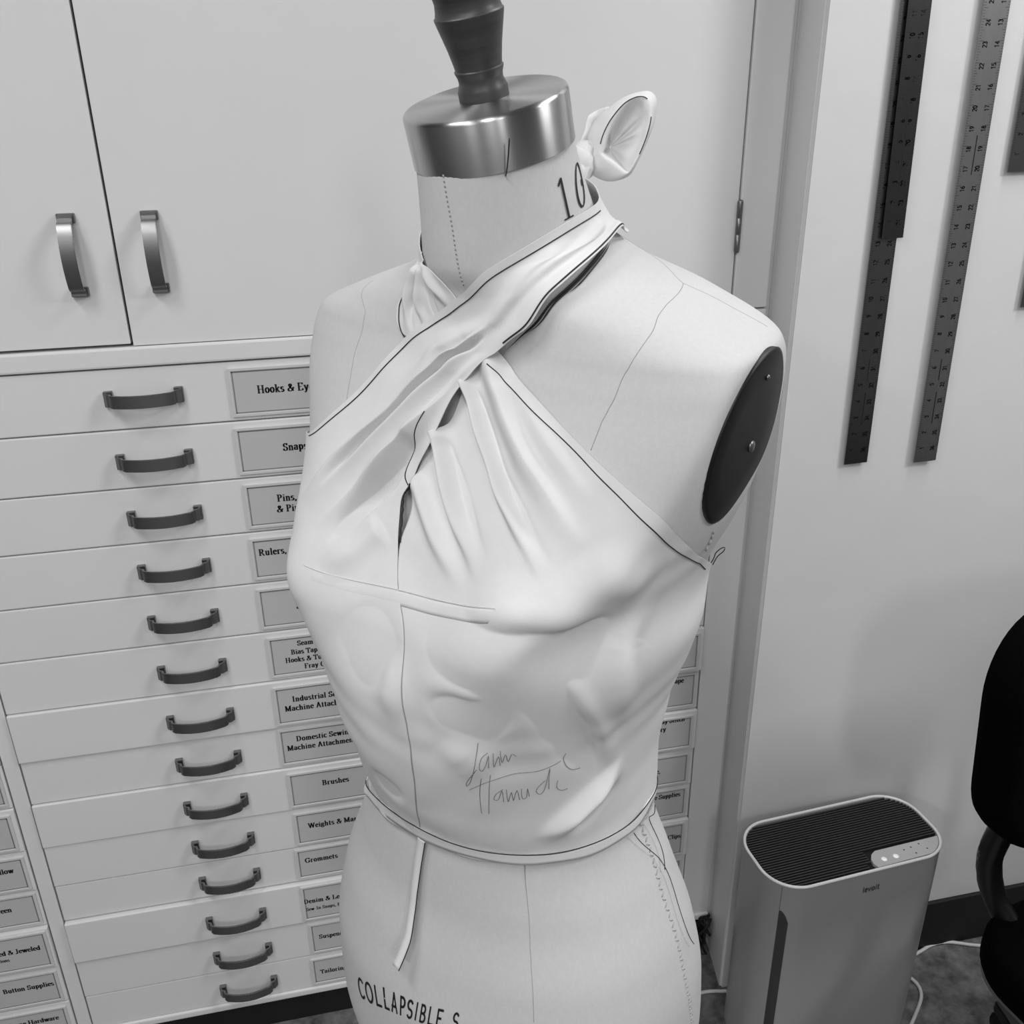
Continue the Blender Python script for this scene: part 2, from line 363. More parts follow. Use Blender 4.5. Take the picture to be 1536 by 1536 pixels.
hg['label'] = 'metal hinge knuckle on the right door edge'

# ------------------------------------------------------------------ bank of labelled drawers
bank = tag(empty('drawer_cabinet', (0, YF, 0)), 'white bank of shallow labelled drawers with bow handles under the cupboard', 'drawer cabinet')
bm = bmesh.new()
box(bm, XL, XR, .014, .50, .086, 1.300)                    # carcass
box(bm, XL, XR, -.004, .05, 1.300, 1.3265, .003)           # ledge rail under the doors
for x0, x1 in ((-.5305, -.5085), (.0495, .0715), (.6145, XR)): box(bm, x0, x1, -.001, .03, .090, 1.299, .001)
box(bm, XL, XR, -.006, .03, .086, .1000, .003)             # bottom rail
mesh_obj('body', bm, M['paint'], bank)
bm = bmesh.new(); box(bm, XL, XR, .018, .30, 0.0, .0865); tk = mesh_obj('toe_kick', bm, M['dark'], bank); tk['label'] = 'black recessed toe kick'
ZE = [1.2985, 1.213, 1.127, 1.0415, .957, .871, .782, .693, .610, .523, .438, .359, .268, .181, .1005]
OUT = [.000, .001, .0005, .001, .001, .002, .006, .0015, .005, .002, .0005, .0075, .003, .002]
OUTS = [[o + random.uniform(-.001, .0015) for o in OUT] for _ in range(2)]
LBL = {   # (text lines: (text, start or end x, baseline z, cap height, align))
 0: [('Hooks & Eyes', -.0815, 1.2515, .0108)], 1: [('Snaps', -.056, 1.165, .0108)],
 2: [('Pins, Needles', -.073, 1.0875, .0105), ('& Pin Cushions', -.075, 1.0705, .0105)],
 3: [('Rulers, Curves & Gauges', -.109, 1.0035, .0104)], 4: [('Scissors', -.064, .9075, .0104)],
 5: [('Seam Binding', -.070, .8425, .0086), ('Bias Tape Maker', -.081, .8275, .0086), ('Hooks & Tubing', -.091, .8135, .0086), ('Fray Check', -.063, .7995, .0086)],
 6: [('Industrial Sewing', -.088, .7425, .0098), ('Machine Attachments', -.101, .7255, .0098)],
 7: [('Domestic Sewing', -.090, .6620, .0098), ('Machine Attachments', -.106, .6450, .0098)],
 8: [('Brushes', -.057, .5680, .0102)], 9: [('Weights & Markers', -.089, .4790, .0100)], 10: [('Grommets', -.102, .4020, .0100)],
 11: [('Denim & Leather', -.113, .3150, .0096), ('Sew-In Snaps, Rivets', -.111, .2975, .0068)], 12: [('Suspenders', -.095, .2210, .0096)], 13: [('Tailoring', -.101, .1320, .0096)]}
LEFT = {8: [('Black & White', -.560, .568, .0095)], 9: [('Orange & Yellow', -.558, .484, .0098)], 10: [('Blue & Green', -.579, .401, .0098)], 11: [('Beaded & Jeweled', -.551, .3155, .0096), ('Buttons', -.602, .3010, .0066)],
        12: [('Button Supplies', -.548, .2255, .0098)], 13: [('Purse Hardware', -.556, .1430, .0098)]}
RIGHT = {6: [('Hem Tape', .585, .7560, .0095)], 7: [('Twill Tape', .583, .670, .0096)],
         8: [('Stay Stitch', .588, .5905, .0096), ('Witchery', .553, .5735, .0096)], 9: [('Lace,', .549, .476, .0096)], 10: [('Machine Supplies', .593, .4130, .0098)], 11: [('Bobbins & Clips', .597, .3170, .0098)]}
def label_parts(drawer, x0, x1, z0, z1, y, lines, from_left):
    """clear holder with a raised rim, and the printed card inside it"""
    bm = bmesh.new(); t = .0042
    for a in ((x0, x1, z1 - t, z1), (x0, x1, z0, z0 + t), (x0, x0 + t, z0 + t, z1 - t), (x1 - t, x1, z0 + t, z1 - t)):
        box(bm, a[0], a[1], y - .0030, y, a[2], a[3], .0006)
    mesh_obj('label_holder', bm, M['holder'], drawer)
    V = []; F = []; mi = []
    def quad(a0, a1, b0, b1, yy, m_):
        i = len(V); V.extend([(a0, yy, b0), (a1, yy, b0), (a1, yy, b1), (a0, yy, b1)]); F.append((i, i + 1, i + 2, i + 3)); mi.append(m_)
    c = t * .8
    bm = bmesh.new(); box(bm, x0 + c, x1 - c, y - .0014, y, z0 + c, z1 - c)
    for v in bm.verts: v.index = -1
    bm.verts.index_update()
    V += [tuple(v.co) for v in bm.verts]; F += [tuple(v.index for v in f.verts) for f in bm.faces]; mi += [0] * len(bm.faces); bm.free()
    b = t + .0008; w = .0015; ya = y - .00155
    quad(x0 + b, x1 - b, z0 + b, z0 + b + w, ya, 2); quad(x0 + b, x1 - b, z1 - b - w, z1 - b, ya, 2)
    quad(x0 + b, x0 + b + w, z0 + b, z1 - b, ya, 2); quad(x1 - b - w, x1 - b, z0 + b, z1 - b, ya, 2)
    for txt, xc, zb, cap in lines:
        pl, wd = text_polys(txt, .115, .042, True, .05 if from_left else .02)
        s = cap
        v, f = polys_to(pl, lambda u, q: (xc + (u - (.1 if from_left else wd)) * s, y - .0016, zb + q * s))
        o = len(V); V += v; F += [tuple(i + o for i in q) for q in f]; mi += [1] * len(f)
    data_obj('label_card', V, F, [M['card'], M['ink'], M['graphite']], drawer, smooth=False, midx=mi)
cols = [(-1.060, -.5330, LEFT, -.697, -.5385, OUTS[0]), (-.5060, .0470, LBL, -.120, .0430, OUT), (.0740, .6120, RIGHT, .443, .6055, OUTS[1])]
for ci, (x0, x1, texts, lx0, lx1, outs) in enumerate(cols):
    for k in range(14):
        za, zb = ZE[k + 1] + .0010, ZE[k] - .0010
        if ci == 1 and k == 10: za += .0015
        y0 = -outs[k]
        bm = bmesh.new(); box(bm, x0, x1, y0, .016, za, zb, .0016)
        d = mesh_obj('drawer', bm, M['paint'], bank)
        hx = (-.2305 if ci == 1 else (x0 + x1) / 2 + .0)
        add_handle(d, (hx, y0, (za + zb) / 2 + .003 - (.004 if k > 0 else 0.0)))
        jx, jz = random.uniform(-.002, .002), random.uniform(-.0015, .0015)
        if ci == 1: jx = [.001, -.001, .001, -.001, -.001, .004, .003, .001, .007, .008, .002, .003, .008, .003][k]
        zt = zb - .0085 if k not in (10, 11, 7) else zb - .004
        label_parts(d, lx0 + jx, lx1 + min(jx, .003), za + .0055, zt, y0, texts.get(k, []), ci == 1)
        if texts.get(k): d['label'] = 'drawer whose card reads ' + ' '.join(t[0] for t in texts[k])

# ------------------------------------------------------------------ rulers hanging on the wall
def ruler(label, xb, zb, w, lean, length, y, num0, col=None, step2=None, thick=.0012, notch=False):
    r = tag(empty('metal_ruler', (xb, y, zb), 0), label, 'ruler', 'metal rulers hanging on the wall')
    r.rotation_euler = (0, -lean, 0)
    bm = bmesh.new(); box(bm, 0, w, -thick, 0, 0, length, .0003)
    mesh_obj('blade', bm, col or M['ruler'], r)
    V = []; F = []
    def q(x0, x1, z0, z1):
        i = len(V); V.extend([(x0, -thick - .00015, z0), (x1, -thick - .00015, z0), (x1, -thick - .00015, z1), (x0, -thick - .00015, z1)]); F.append((i, i + 1, i + 2, i + 3))
    n = int(length / .0254)
    for i in range(1, n):
        z = i * .0254
        for e in range(8):
            zz = z + e * .0254 / 8; L = .0085 if e == 0 else (.006 if e == 4 else .0035)
            q(0.0005, L, zz - .0002, zz + .0002)
            q(w - L, w - .0005, zz - .0002, zz + .0002)
        for tx, xx in ((str(i), .0135), (str(num0 - i), w - .0070)):
            pl, wd = text_polys(tx, .1, .1, serif=False)
            s = .0062
            v, f = polys_to(pl, lambda u, k: (xx - (k - 1.0) * s - s, -thick - .00015, z + (u - wd) * s - .0005))
            o = len(V); V += v; F += [tuple(j + o for j in g) for g in f]
    for tz, tl in ((.062, .05), (.13, .032), (.42, .05)):
        if tz + tl < length: q(w * .52, w * .56, tz, tz + tl)
    data_obj('markings', V, F, M['ink'], r, smooth=False)
    return r
ruler('long aluminium ruler nearest the corner, partly covered by a shorter dark ruler', .772, CAM_H - .516, .0385, math.radians(1.05), .94, YW - .006, 37)
ruler('dark narrower ruler hung in front of the long ruler nearest the corner', .7785, CAM_H - .183, .0325, math.radians(1.9), .60, YW - .0105, 25, M['ruler_dark'])
ruler('long aluminium ruler hanging alone, second from the corner', .890, CAM_H - .523, .0385, math.radians(1.1), .94, YW - .008, 37, M['ruler_bright'])
ruler('short wide ruler ending high on the wall at the right edge', .9605, CAM_H - .101, .050, math.radians(1.0), .46, YW - .006, 19)
ruler('ruler at the far right edge, its lower end below the short wide one', 1.0265, CAM_H - .291, .0385, math.radians(0.8), .62, YW - .006, 25)

# ------------------------------------------------------------------ dress form
BODY = {'A':[0.1634,0.1757,0.1837,0.1818,0.1711,0.1494,0.1279,0.1269,0.132,0.146,0.165,0.1789,0.1951,0.2031,0.1994,0.1913,0.1497,0.0916,0.062,0.0548,0.05],'F':[0.14,0.154,0.1607,0.16,0.1486,0.1338,0.1303,0.1448,0.1581,0.1618,0.1491,0.1182,0.0933,0.076,0.0649,0.0592,0.0573,0.0603,0.0675,0.0705,0.0745],'B':[0.1136,0.1162,0.116,0.1104,0.0973,0.0827,0.0746,0.0802,0.0879,0.0945,0.1002,0.1071,0.1151,0.1231,0.1231,0.1199,0.1095,0.085,0.0615,0.044,0.0268],'T':[0.0,0.0,0.0,0.0,0.0,0.0,0.0,0.0,0.0,0.0,0.0,0.0,0.0,0.0,0.0387,0.0745,0.1204,0.1662,0.212,0.2607,0.2836],'N':[2.2,2.2,2.2,2.2,2.2,2.15,2.1,2.1,2.15,2.2,2.25,2.4,2.6,2.7,2.7,2.6,2.4,2.15,2.0,2.0,2.0],'LV':[-0.36,-0.3,-0.24,-0.18,-0.12,-0.06,0.0,0.05,0.1,0.15,0.2,0.25,0.3,0.34,0.37,0.39,0.41,0.43,0.45,0.48,0.52],'bust':(0.0991,0.2237,0.0282,0.052,0.075,0.05),'plate':(0.1717,0.1552)}
POSE = (0.14512, 0.66141, 1.08274, 3.83327)
GD = {
 'LL': [(-0.045,3.5),(0.0,3.45),(0.06,3.4),(0.12,3.36),(0.18,3.3),(0.235,3.2),(0.27,3.0),(0.288,2.7),(0.292,2.45),(0.2964,2.286),(0.3098,2.178),(0.3285,2.054),(0.3437,1.981),(0.366,1.908),(0.3842,1.848),(0.4171,1.717),(0.4332,1.535),(0.4503,1.17),(0.4573,0.907),(0.463,0.643),(0.4673,0.349),(0.4688,-0.001),(0.4644,-0.602),(0.468,-0.75),(0.47,-1.0),(0.47,-1.3)],
 'LR': [(0.0036,1.566),(0.0348,1.49),(0.0841,1.389),(0.1192,1.373),(0.144,1.383),(0.1717,1.407),(0.1901,1.433),(0.2094,1.462),(0.2167,1.508),(0.227,1.564),(0.2381,1.609),(0.2534,1.643),(0.2708,1.67),(0.2832,1.684),(0.29,1.641),(0.3025,1.632),(0.3189,1.576),(0.3346,1.55),(0.3504,1.523),(0.3632,1.487),(0.3829,1.418),(0.4031,1.309),(0.423,1.004),(0.4327,0.682),(0.438,0.33),(0.4435,-0.186),(0.4448,-0.385),(0.436,-0.72),(0.437,-1.0),(0.44,-1.3)],
 'RL': [(0.0036,1.566),(0.0348,1.49),(0.0841,1.389),(0.1192,1.373),(0.144,1.383),(0.1717,1.407),(0.1901,1.433),(0.2094,1.462),(0.2167,1.508),(0.227,1.564),(0.2381,1.609),(0.2534,1.643),(0.2617,1.628),(0.2728,1.618),(0.2883,1.641),(0.3067,1.637),(0.3233,1.599),(0.3316,1.548),(0.3468,1.529),(0.3702,1.531),(0.39,1.66),(0.3859,1.848),(0.3975,1.906),(0.4091,1.986),(0.4206,2.085),(0.4319,2.185),(0.4461,2.213),(0.449,2.35),(0.444,2.6),(0.438,3.1),(0.436,3.6),(0.435,4.1),(0.437,4.7)],
 'RR': [(0.0,-0.75),(0.05,-0.72),(0.1,-0.68),(0.15,-0.6),(0.2,-0.5),(0.222,-0.36),(0.2255,-0.323),(0.2472,0.026),(0.2695,0.281),(0.2947,0.623),(0.3081,0.766),(0.3191,0.874),(0.3345,1.016),(0.3472,1.125),(0.363,1.229),(0.373,1.308),(0.3897,1.392),(0.408,1.45),(0.4297,1.58),(0.4448,1.763),(0.4527,2.146),(0.462,2.45),(0.462,2.8),(0.465,3.3),(0.467,3.9),(0.467,4.3),(0.467,4.7)],
 'strokesL': [([(0.4138,1.365),(0.394,1.505),(0.3607,1.656),(0.3335,1.771),(0.3111,1.887),(0.2939,1.986),(0.2704,2.118),(0.242,2.313)],0.005,0.013,0.0018),([(0.4042,1.41),(0.3858,1.518),(0.3546,1.653),(0.3304,1.76),(0.3092,1.864),(0.2899,1.966),(0.2695,2.075)],-0.0056,0.0022,0.0038),([(0.3984,1.347),(0.3722,1.474),(0.3511,1.545),(0.3325,1.62),(0.3154,1.695),(0.298,1.769),(0.2822,1.846),(0.2661,1.934),(0.2515,2.025)],0.0062,0.01,0.0028),([(0.3217,1.643),(0.3049,1.684),(0.2864,1.74),(0.2702,1.816),(0.2544,1.897),(0.242,1.951)],-0.0058,0.0036,0.0065),([(0.3876,1.458),(0.3469,1.62),(0.3051,1.804),(0.2635,1.978)],0.0032,0.026,0.026),([(0.4562,0.231),(0.4375,0.962),(0.3979,1.553),(0.3651,1.709),(0.3299,1.877)],0.002,0.006,0.006),([(0.4561,-0.292),(0.4474,0.327),(0.4368,0.864),(0.4205,1.258)],0.002,0.004,0.004),([(0.2603,1.724),(0.2399,1.838),(0.2281,1.97)],0.002,0.01,0.01)],
 'strokesR': [([(0.3757,1.547),(0.3622,1.5),(0.3496,1.454),(0.332,1.39),(0.3131,1.302),(0.3006,1.24),(0.2887,1.158),(0.2754,1.055),(0.2587,0.935)],0.0065,0.0075,0.003),([(0.3641,1.476),(0.3508,1.425),(0.3307,1.346),(0.3135,1.266),(0.2996,1.177),(0.2831,1.053),(0.2664,0.929)],-0.003,0.003,0.006),([(0.3975,1.437),(0.3826,1.412),(0.3651,1.367),(0.3449,1.302),(0.3244,1.199),(0.3087,1.092),(0.2925,0.982),(0.2782,0.873)],0.0055,0.006,0.01),([(0.3339,1.631),(0.3241,1.576),(0.3145,1.544),(0.2923,1.46),(0.2754,1.376),(0.2627,1.273),(0.2508,1.171)],0.006,0.007,0.004),([(0.3251,1.55),(0.3123,1.49),(0.2931,1.397),(0.2775,1.298),(0.2642,1.18)],-0.0025,0.003,0.006),([(0.2964,1.656),(0.2884,1.603),(0.276,1.54),(0.2614,1.443),(0.2497,1.319),(0.2435,1.226)],0.004,0.006,0.006),([(0.3758,1.364),(0.3555,1.264),(0.3376,1.164),(0.3184,1.031),(0.3016,0.9)],0.0025,0.007,0.01),([(0.4442,2.179),(0.4284,2.089),(0.4111,1.917),(0.3885,1.804)],0.0028,0.004,0.004),([(0.4468,2.138),(0.4303,1.992),(0.4107,1.821),(0.3953,1.736)],0.0028,0.0035,0.0025),([(0.449,2.042),(0.4322,1.893),(0.4153,1.751),(0.4053,1.689)],-0.0025,0.0025,0.0025),([(0.4505,2.059),(0.436,1.823),(0.4237,1.682),(0.4176,1.636)],0.0025,0.003,0.003),([(0.4464,2.148),(0.4249,1.981),(0.3908,1.786)],-0.002,0.002,0.002)],
 'strokesLow': [([(0.2169,1.367),(0.2104,1.137),(0.2106,0.957),(0.2139,0.803),(0.2186,0.656),(0.23,0.49)],-0.0085,0.018,0.018),([(0.2405,1.212),(0.2394,0.962),(0.2359,0.777),(0.2435,0.609)],0.004,0.018,0.012),([(0.2177,0.945),(0.199,0.826),(0.1521,0.645),(0.0852,0.392)],-0.006,0.016,0.012),([(0.2149,0.849),(0.188,0.694),(0.1351,0.494),(0.0764,0.293)],0.004,0.01,0.009),([(0.0835,0.233),(0.0787,0.295),(0.0621,0.466),(0.0436,0.633),(0.0281,0.795)],0.0062,0.012,0.006),([(0.0633,0.265),(0.0485,0.426),(0.0271,0.61)],-0.003,0.006,0.012),([(0.1581,1.281),(0.1662,1.148),(0.1624,1.022),(0.1463,0.901)],-0.004,0.014,0.014),([(0.1724,1.365),(0.18,1.154),(0.1775,0.913)],0.0018,0.012,0.012),([(0.1337,1.213),(0.1179,1.08),(0.1053,0.95)],0.002,0.015,0.015),([(0.2269,0.233),(0.2093,0.411),(0.17,0.42),(0.122,0.338)],0.004,0.014,0.014),([(0.2138,1.742),(0.1872,1.627),(0.1577,1.537)],-0.003,0.02,0.02),([(0.1964,1.539),(0.171,1.482),(0.1342,1.45)],0.002,0.012,0.012),([(0.0673,1.803),(0.0591,1.635),(0.0515,1.534)],-0.002,0.01,0.01),([(0.2821,0.885),(0.2606,0.699),(0.2417,0.41)],0.003,0.02,0.02)],
 'busttape': [(0.229,2.138),(0.2265,2.043),(0.2252,1.94),(0.2241,1.799),(0.2251,1.684),(0.2266,1.574),(0.2308,1.369),(0.2381,1.188),(0.2436,1.044)],
 'cf': [(0.0036,1.566),(0.0348,1.49),(0.0841,1.389),(0.1192,1.373),(0.144,1.383),(0.1717,1.407),(0.1901,1.433),(0.2094,1.462),(0.2167,1.508),(0.227,1.564),(0.2381,1.609),(0.2534,1.643)],
 'pencil_or_shade': [('L',[(0.284,2.4),(0.2985,2.216),(0.3208,2.067),(0.34,1.952),(0.3596,1.873),(0.3784,1.794),(0.3977,1.713),(0.4155,1.603),(0.4425,1.112),(0.4517,0.708),(0.4577,0.415),(0.461,0.081),(0.4619,-0.42)]),('L',[(0.3377,1.597),(0.3273,1.621),(0.3164,1.644),(0.3007,1.68),(0.2925,1.691),(0.2888,1.684),(0.2892,1.65)]),('L',[(0.4431,-0.167),(0.4375,0.341),(0.4321,0.693),(0.4223,1.022),(0.4042,1.298)]),('R',[(0.3795,1.401),(0.3677,1.322),(0.3536,1.229),(0.3427,1.132),(0.3326,1.041),(0.3206,0.943),(0.3102,0.847),(0.2966,0.732),(0.2831,0.57),(0.2582,0.224),(0.2259,-0.206)]),('R',[(0.4316,2.148),(0.421,2.068),(0.4122,1.991),(0.4007,1.907),(0.3873,1.84)])],
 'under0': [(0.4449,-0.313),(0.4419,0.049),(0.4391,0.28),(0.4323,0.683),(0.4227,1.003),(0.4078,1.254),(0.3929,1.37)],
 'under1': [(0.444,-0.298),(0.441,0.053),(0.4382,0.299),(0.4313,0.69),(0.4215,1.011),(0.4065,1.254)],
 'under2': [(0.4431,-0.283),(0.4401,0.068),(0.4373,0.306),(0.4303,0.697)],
 'waistU': [(-0.03,3.3),(-0.028,2.7),(-0.046,2.592),(-0.0067,2.185),(0.0155,1.826),(0.0199,1.526),(0.0181,1.31),(0.0161,1.094),(0.0144,0.894),(0.0117,0.693),(0.0109,0.531),(0.0099,0.343),(0.0101,0.115),(0.0158,-0.032),(0.015,-0.3),(0.01,-0.8)],
 'waistD': [(-0.037,3.3),(-0.035,2.7),(-0.0453,2.513),(-0.0177,2.207),(-0.0035,1.931),(0.0025,1.707),(0.0042,1.5),(0.0055,1.359),(0.0059,1.148),(0.0026,0.88),(0.002,0.698),(-0.0012,0.476),(-0.0006,0.275),(0.0,0.093),(0.0089,-0.087),(0.008,-0.3),(0.003,-0.8)],
 'hang': [(0.0036,1.539),(-0.0221,1.572),(-0.0504,1.588),(-0.0743,1.588),(-0.0952,1.578),(-0.1185,1.597)],
 'seams': [[(0.0019,0.88),(-0.0259,0.893),(-0.0707,0.928),(-0.1018,0.928),(-0.1331,0.925)],[(0.5093,1.54),(0.4944,1.519),(0.474,1.484),(0.4471,1.469),(0.4361,1.498)],[(0.4198,-0.392),(0.4158,0.349),(0.3971,0.853),(0.3651,0.979),(0.3362,1.012)],[(0.4493,-0.715),(0.43,-0.882),(0.4198,-0.392),(0.4075,-0.38),(0.3977,-0.386)],[(0.4176,2.697),(0.3998,2.152),(0.3608,2.084),(0.3315,2.06)]],
 'lacing': [(-0.005,0.036),(-0.0304,0.018),(-0.0599,0.041),(-0.0931,0.035),(-0.1285,0.028),(-0.1655,0.009),(-0.2103,-0.063)],
 'threads': [[(0.0038,-0.15),(-0.0081,-0.182),(-0.0008,-0.026),(0.0036,0.019),(-0.0177,-0.071),(-0.0353,-0.106),(-0.0441,-0.075),(-0.0498,-0.019)],[(-0.0021,0.155),(-0.0157,0.11),(-0.0299,0.039),(-0.0462,-0.038),(-0.0644,-0.067),(-0.0906,-0.051),(-0.1157,-0.076),(-0.1262,-0.137)]],
 'sign': [[(0.1385,1.026),(0.1252,1.032),(0.111,1.044),(0.0985,1.065),(0.0946,1.085),(0.1001,1.077),(0.1129,1.036),(0.1156,1.027)],[(0.1301,0.981),(0.1255,1.008),(0.1166,1.015),(0.1131,1.002),(0.1185,0.986),(0.1274,0.976),(0.115,0.973)],[(0.1292,0.956),(0.115,0.948),(0.1256,0.931),(0.1157,0.92)],[(0.1309,0.925),(0.1183,0.912),(0.1271,0.9),(0.1188,0.884),(0.1268,0.872),(0.1246,0.851)],[(0.1043,1.007),(0.0858,1.024),(0.0635,1.039)],[(0.107,0.964),(0.084,0.979),(0.063,1.001)],[(0.0901,1.074),(0.0991,0.986),(0.1059,0.86),(0.1057,0.735),(0.1105,0.631)],[(0.0913,0.907),(0.0859,0.944),(0.08,0.957),(0.0798,0.935),(0.0895,0.912),(0.0765,0.911)],[(0.0911,0.89),(0.0762,0.889),(0.0868,0.866),(0.0767,0.862),(0.0881,0.839),(0.077,0.831)],[(0.0894,0.817),(0.0786,0.817),(0.0789,0.795),(0.0885,0.787),(0.0794,0.781)],[(0.0944,0.701),(0.0884,0.735),(0.083,0.745),(0.0801,0.723),(0.0868,0.7),(0.1061,0.684),(0.0972,0.684),(0.084,0.682)],[(0.0911,0.638),(0.0837,0.642),(0.0788,0.618),(0.0783,0.585)],[(0.1166,0.611),(0.1116,0.619),(0.1033,0.599),(0.0975,0.564),(0.0955,0.52)]],
 'hip': [(-0.2107,1.963),(-0.1845,1.717),(-0.1713,1.534),(-0.1612,1.364)],
 'hipTop': [(-0.1899,1.982),(-0.1636,1.731),(-0.1531,1.525),(-0.1447,1.357)],
 'ten': [(0.4678,0.092),(0.4917,0.065),(0.469,-0.21),(0.4928,-0.384),(0.4924,0.107),(0.486,-0.698)],
 'pinneck': [(0.5046,0.759)],
 'stitchside': [(0.2684,0.006),(0.2586,-0.037),(0.2506,-0.037),(0.2428,-0.054)],
 'bowS': [[-0.0012,-0.0894,0.498],[-0.0046,-0.0953,0.5132],[-0.0021,-0.1032,0.5238],[0.0037,-0.1122,0.5316],[0.011,-0.1219,0.5384],[0.0192,-0.1304,0.5419],[0.0257,-0.1357,0.5421],[0.0312,-0.1366,0.5361],[0.034,-0.1306,0.5217],[0.0329,-0.1204,0.505],[0.031,-0.1116,0.4921],[0.0287,-0.1049,0.4835],[0.023,-0.0986,0.4801],[0.0155,-0.092,0.4792],[0.0066,-0.0872,0.483],[0.0018,-0.0867,0.4888]],
 'bowE': [[0.0126,-0.0902,0.4998],[0.0123,-0.0954,0.5095],[0.0136,-0.1033,0.5215],[0.0174,-0.1121,0.5319],[0.0233,-0.1193,0.5364],[0.0289,-0.1228,0.5348],[0.0329,-0.1221,0.5279],[0.0349,-0.1178,0.5174],[0.0349,-0.1111,0.5054],[0.0335,-0.104,0.4949],[0.0318,-0.098,0.4867],[0.024,-0.0947,0.4918],[0.017,-0.0918,0.4964]],
 'bowdir': [-0.5283,-0.8483,-0.035],
 'bowtail': [[-0.0069,-0.0901,0.5072],[-0.0093,-0.0993,0.5146],[-0.0119,-0.1053,0.5214],[-0.0128,-0.1096,0.5252],[-0.0094,-0.1171,0.529],[-0.0022,-0.1213,0.5312]],
}

FX, FY, ZW, PHI = POSE
FORM_ROT = PHI - PI / 2
def pchip(x, y, xq):
    x = np.asarray(x, float); y = np.asarray(y, float); h = np.diff(x); d = np.diff(y) / h; m = np.zeros_like(y)
    for i in range(1, len(x) - 1):
        if d[i - 1] * d[i] > 0:
            w1 = 2 * h[i] + h[i - 1]; w2 = h[i] + 2 * h[i - 1]; m[i] = (w1 + w2) / (w1 / d[i - 1] + w2 / d[i])
    m[0] = d[0]; m[-1] = d[-1]
    xq = np.clip(np.asarray(xq, float), x[0], x[-1]); k = np.clip(np.searchsorted(x, xq) - 1, 0, len(h) - 1); t = (xq - x[k]) / h[k]
    return (1 + 2 * t) * (1 - t) ** 2 * y[k] + t * (1 - t) ** 2 * h[k] * m[k] + t * t * (3 - 2 * t) * y[k + 1] + t * t * (t - 1) * h[k] * m[k + 1]
LFINE = np.linspace(-.40, .56, 1200)
TAB = {k: pchip(BODY['LV'], BODY[k], LFINE) for k in 'AFBNT'}
def tab(k, l): return np.interp(l, LFINE, TAB[k])
PLATE_YZ = [(-.031, .393), (-.011, .392), (.007, .385), (.016, .377), (.027, .363), (.034, .347), (.038, .329), (.037, .312), (.033, .298), (.023, .286), (.011, .277), (-.005, .277), (-.019, .283), (-.034, .294), (-.048, .308), (-.054, .331), (-.052, .353), (-.046, .373)]
P0, P1 = .175, .15
def clip_x(l, x, y):
    k = .0030; ax = np.abs(x)
    rho = np.sqrt(((y + .008) / .0475) ** 2 + ((l - .335) / .059) ** 2)
    lim = P0 + P1 * (l - .30) - .016 * np.clip(rho - 1, 0, 3) ** 1.2
    xs = -k * np.logaddexp(-ax / k, -lim / k)
    act = 1 / (1 + np.exp(-(l - .20) / .012))
    return np.sign(x) * (ax * (1 - act) + xs * act)
def ring(l, t):
    """point of the torso at level l (above the waist) and angle t (pi/2 = front): x to the wearer's left, y forward"""
    l = np.asarray(l, float); t = np.asarray(t, float)
    a, bf, bb, n, tau = (tab(k, l) for k in 'AFBNT')
    c = np.cos(t); s = np.sin(t); r = (np.abs(c) ** n + np.abs(s) ** n) ** (-1 / n)
    x = a * c * r; y = np.where(s > 0, bf, bb) * s * r
    wn = np.clip((l - .42) / .05, 0, 1); wn = wn * wn * (3 - 2 * wn)      # the neck is round about its own axis
    y = y * (1 - wn) + ((bf - bb) / 2 + (bf + bb) / 2 * s * r) * wn
    bx, bz, amp, sx, szu, szd = BODY['bust']
    dz = l - bz; w = np.where(dz > 0, np.exp(-(dz / szu) ** 2), np.exp(-(dz / szd) ** 2))
    y = y + amp * w * (np.exp(-((x - bx) / sx) ** 2) + np.exp(-((x + bx) / sx) ** 2)) * np.clip(s * 3, 0, 1)
    x = clip_x(l, x, y)
    return np.stack([x, y, l - tau * (y - (bf - bb) / 2)], -1)
def normal(l, t):
    e = .0015; a = ring(l + e, t) - ring(l - e, t); b = ring(l, t + .006) - ring(l, t - .006)
    n = np.cross(a, b); n /= np.linalg.norm(n, axis=-1)[..., None] + 1e-12
    p = ring(l, t); s = np.sign((n[..., :2] * p[..., :2]).sum(-1)); s = np.where(s == 0, 1, s)
    return n * s[..., None]
def loc(p):
    """form axes -> the empty's axes"""
    p = np.asarray(p, float); return np.stack([-p[..., 0], p[..., 1], p[..., 2] + ZW], -1)
form = tag(empty('dress_form', (FX, FY, 0), FORM_ROT), 'linen covered collapsible dress form with a steel neck cap and turned wooden top', 'dress form')

# torso
ls = np.unique(np.concatenate([np.linspace(-.36, .36, 110), np.linspace(.36, .513, 80)])); NT = 200
ts = np.arange(NT) * 2 * PI / NT
LL, TT = np.meshgrid(ls, ts, indexing='ij')
Pt = ring(LL, TT)
hollow = .013 * np.exp(-((LL - .27) / .05) ** 2 - ((TT - 1.6) / .13) ** 2)         # the hollow between the breasts
cover = .004 / (1 + np.exp(-(LL - .0) / .006)) / (1 + np.exp((LL - .235) / .012))  # padding pressed in a little by the tight bodice
Pt = Pt - normal(LL, TT) * (hollow + cover)[..., None]
k = len(ls)
V = loc(Pt).reshape(-1, 3)
F = [(i * NT + q, i * NT + (q + 1) % NT, (i + 1) * NT + (q + 1) % NT, (i + 1) * NT + q) for i in range(k - 1) for q in range(NT)]
F += [tuple(range(NT)), tuple((k - 1) * NT + q for q in range(NT))[::-1]]
torso = data_obj('torso', V, [f[::-1] for f in F], M['linen'], form)
b2 = bmesh.new(); b2.from_mesh(torso.data); bmesh.ops.recalc_face_normals(b2, faces=b2.faces); b2.to_mesh(torso.data); b2.free()

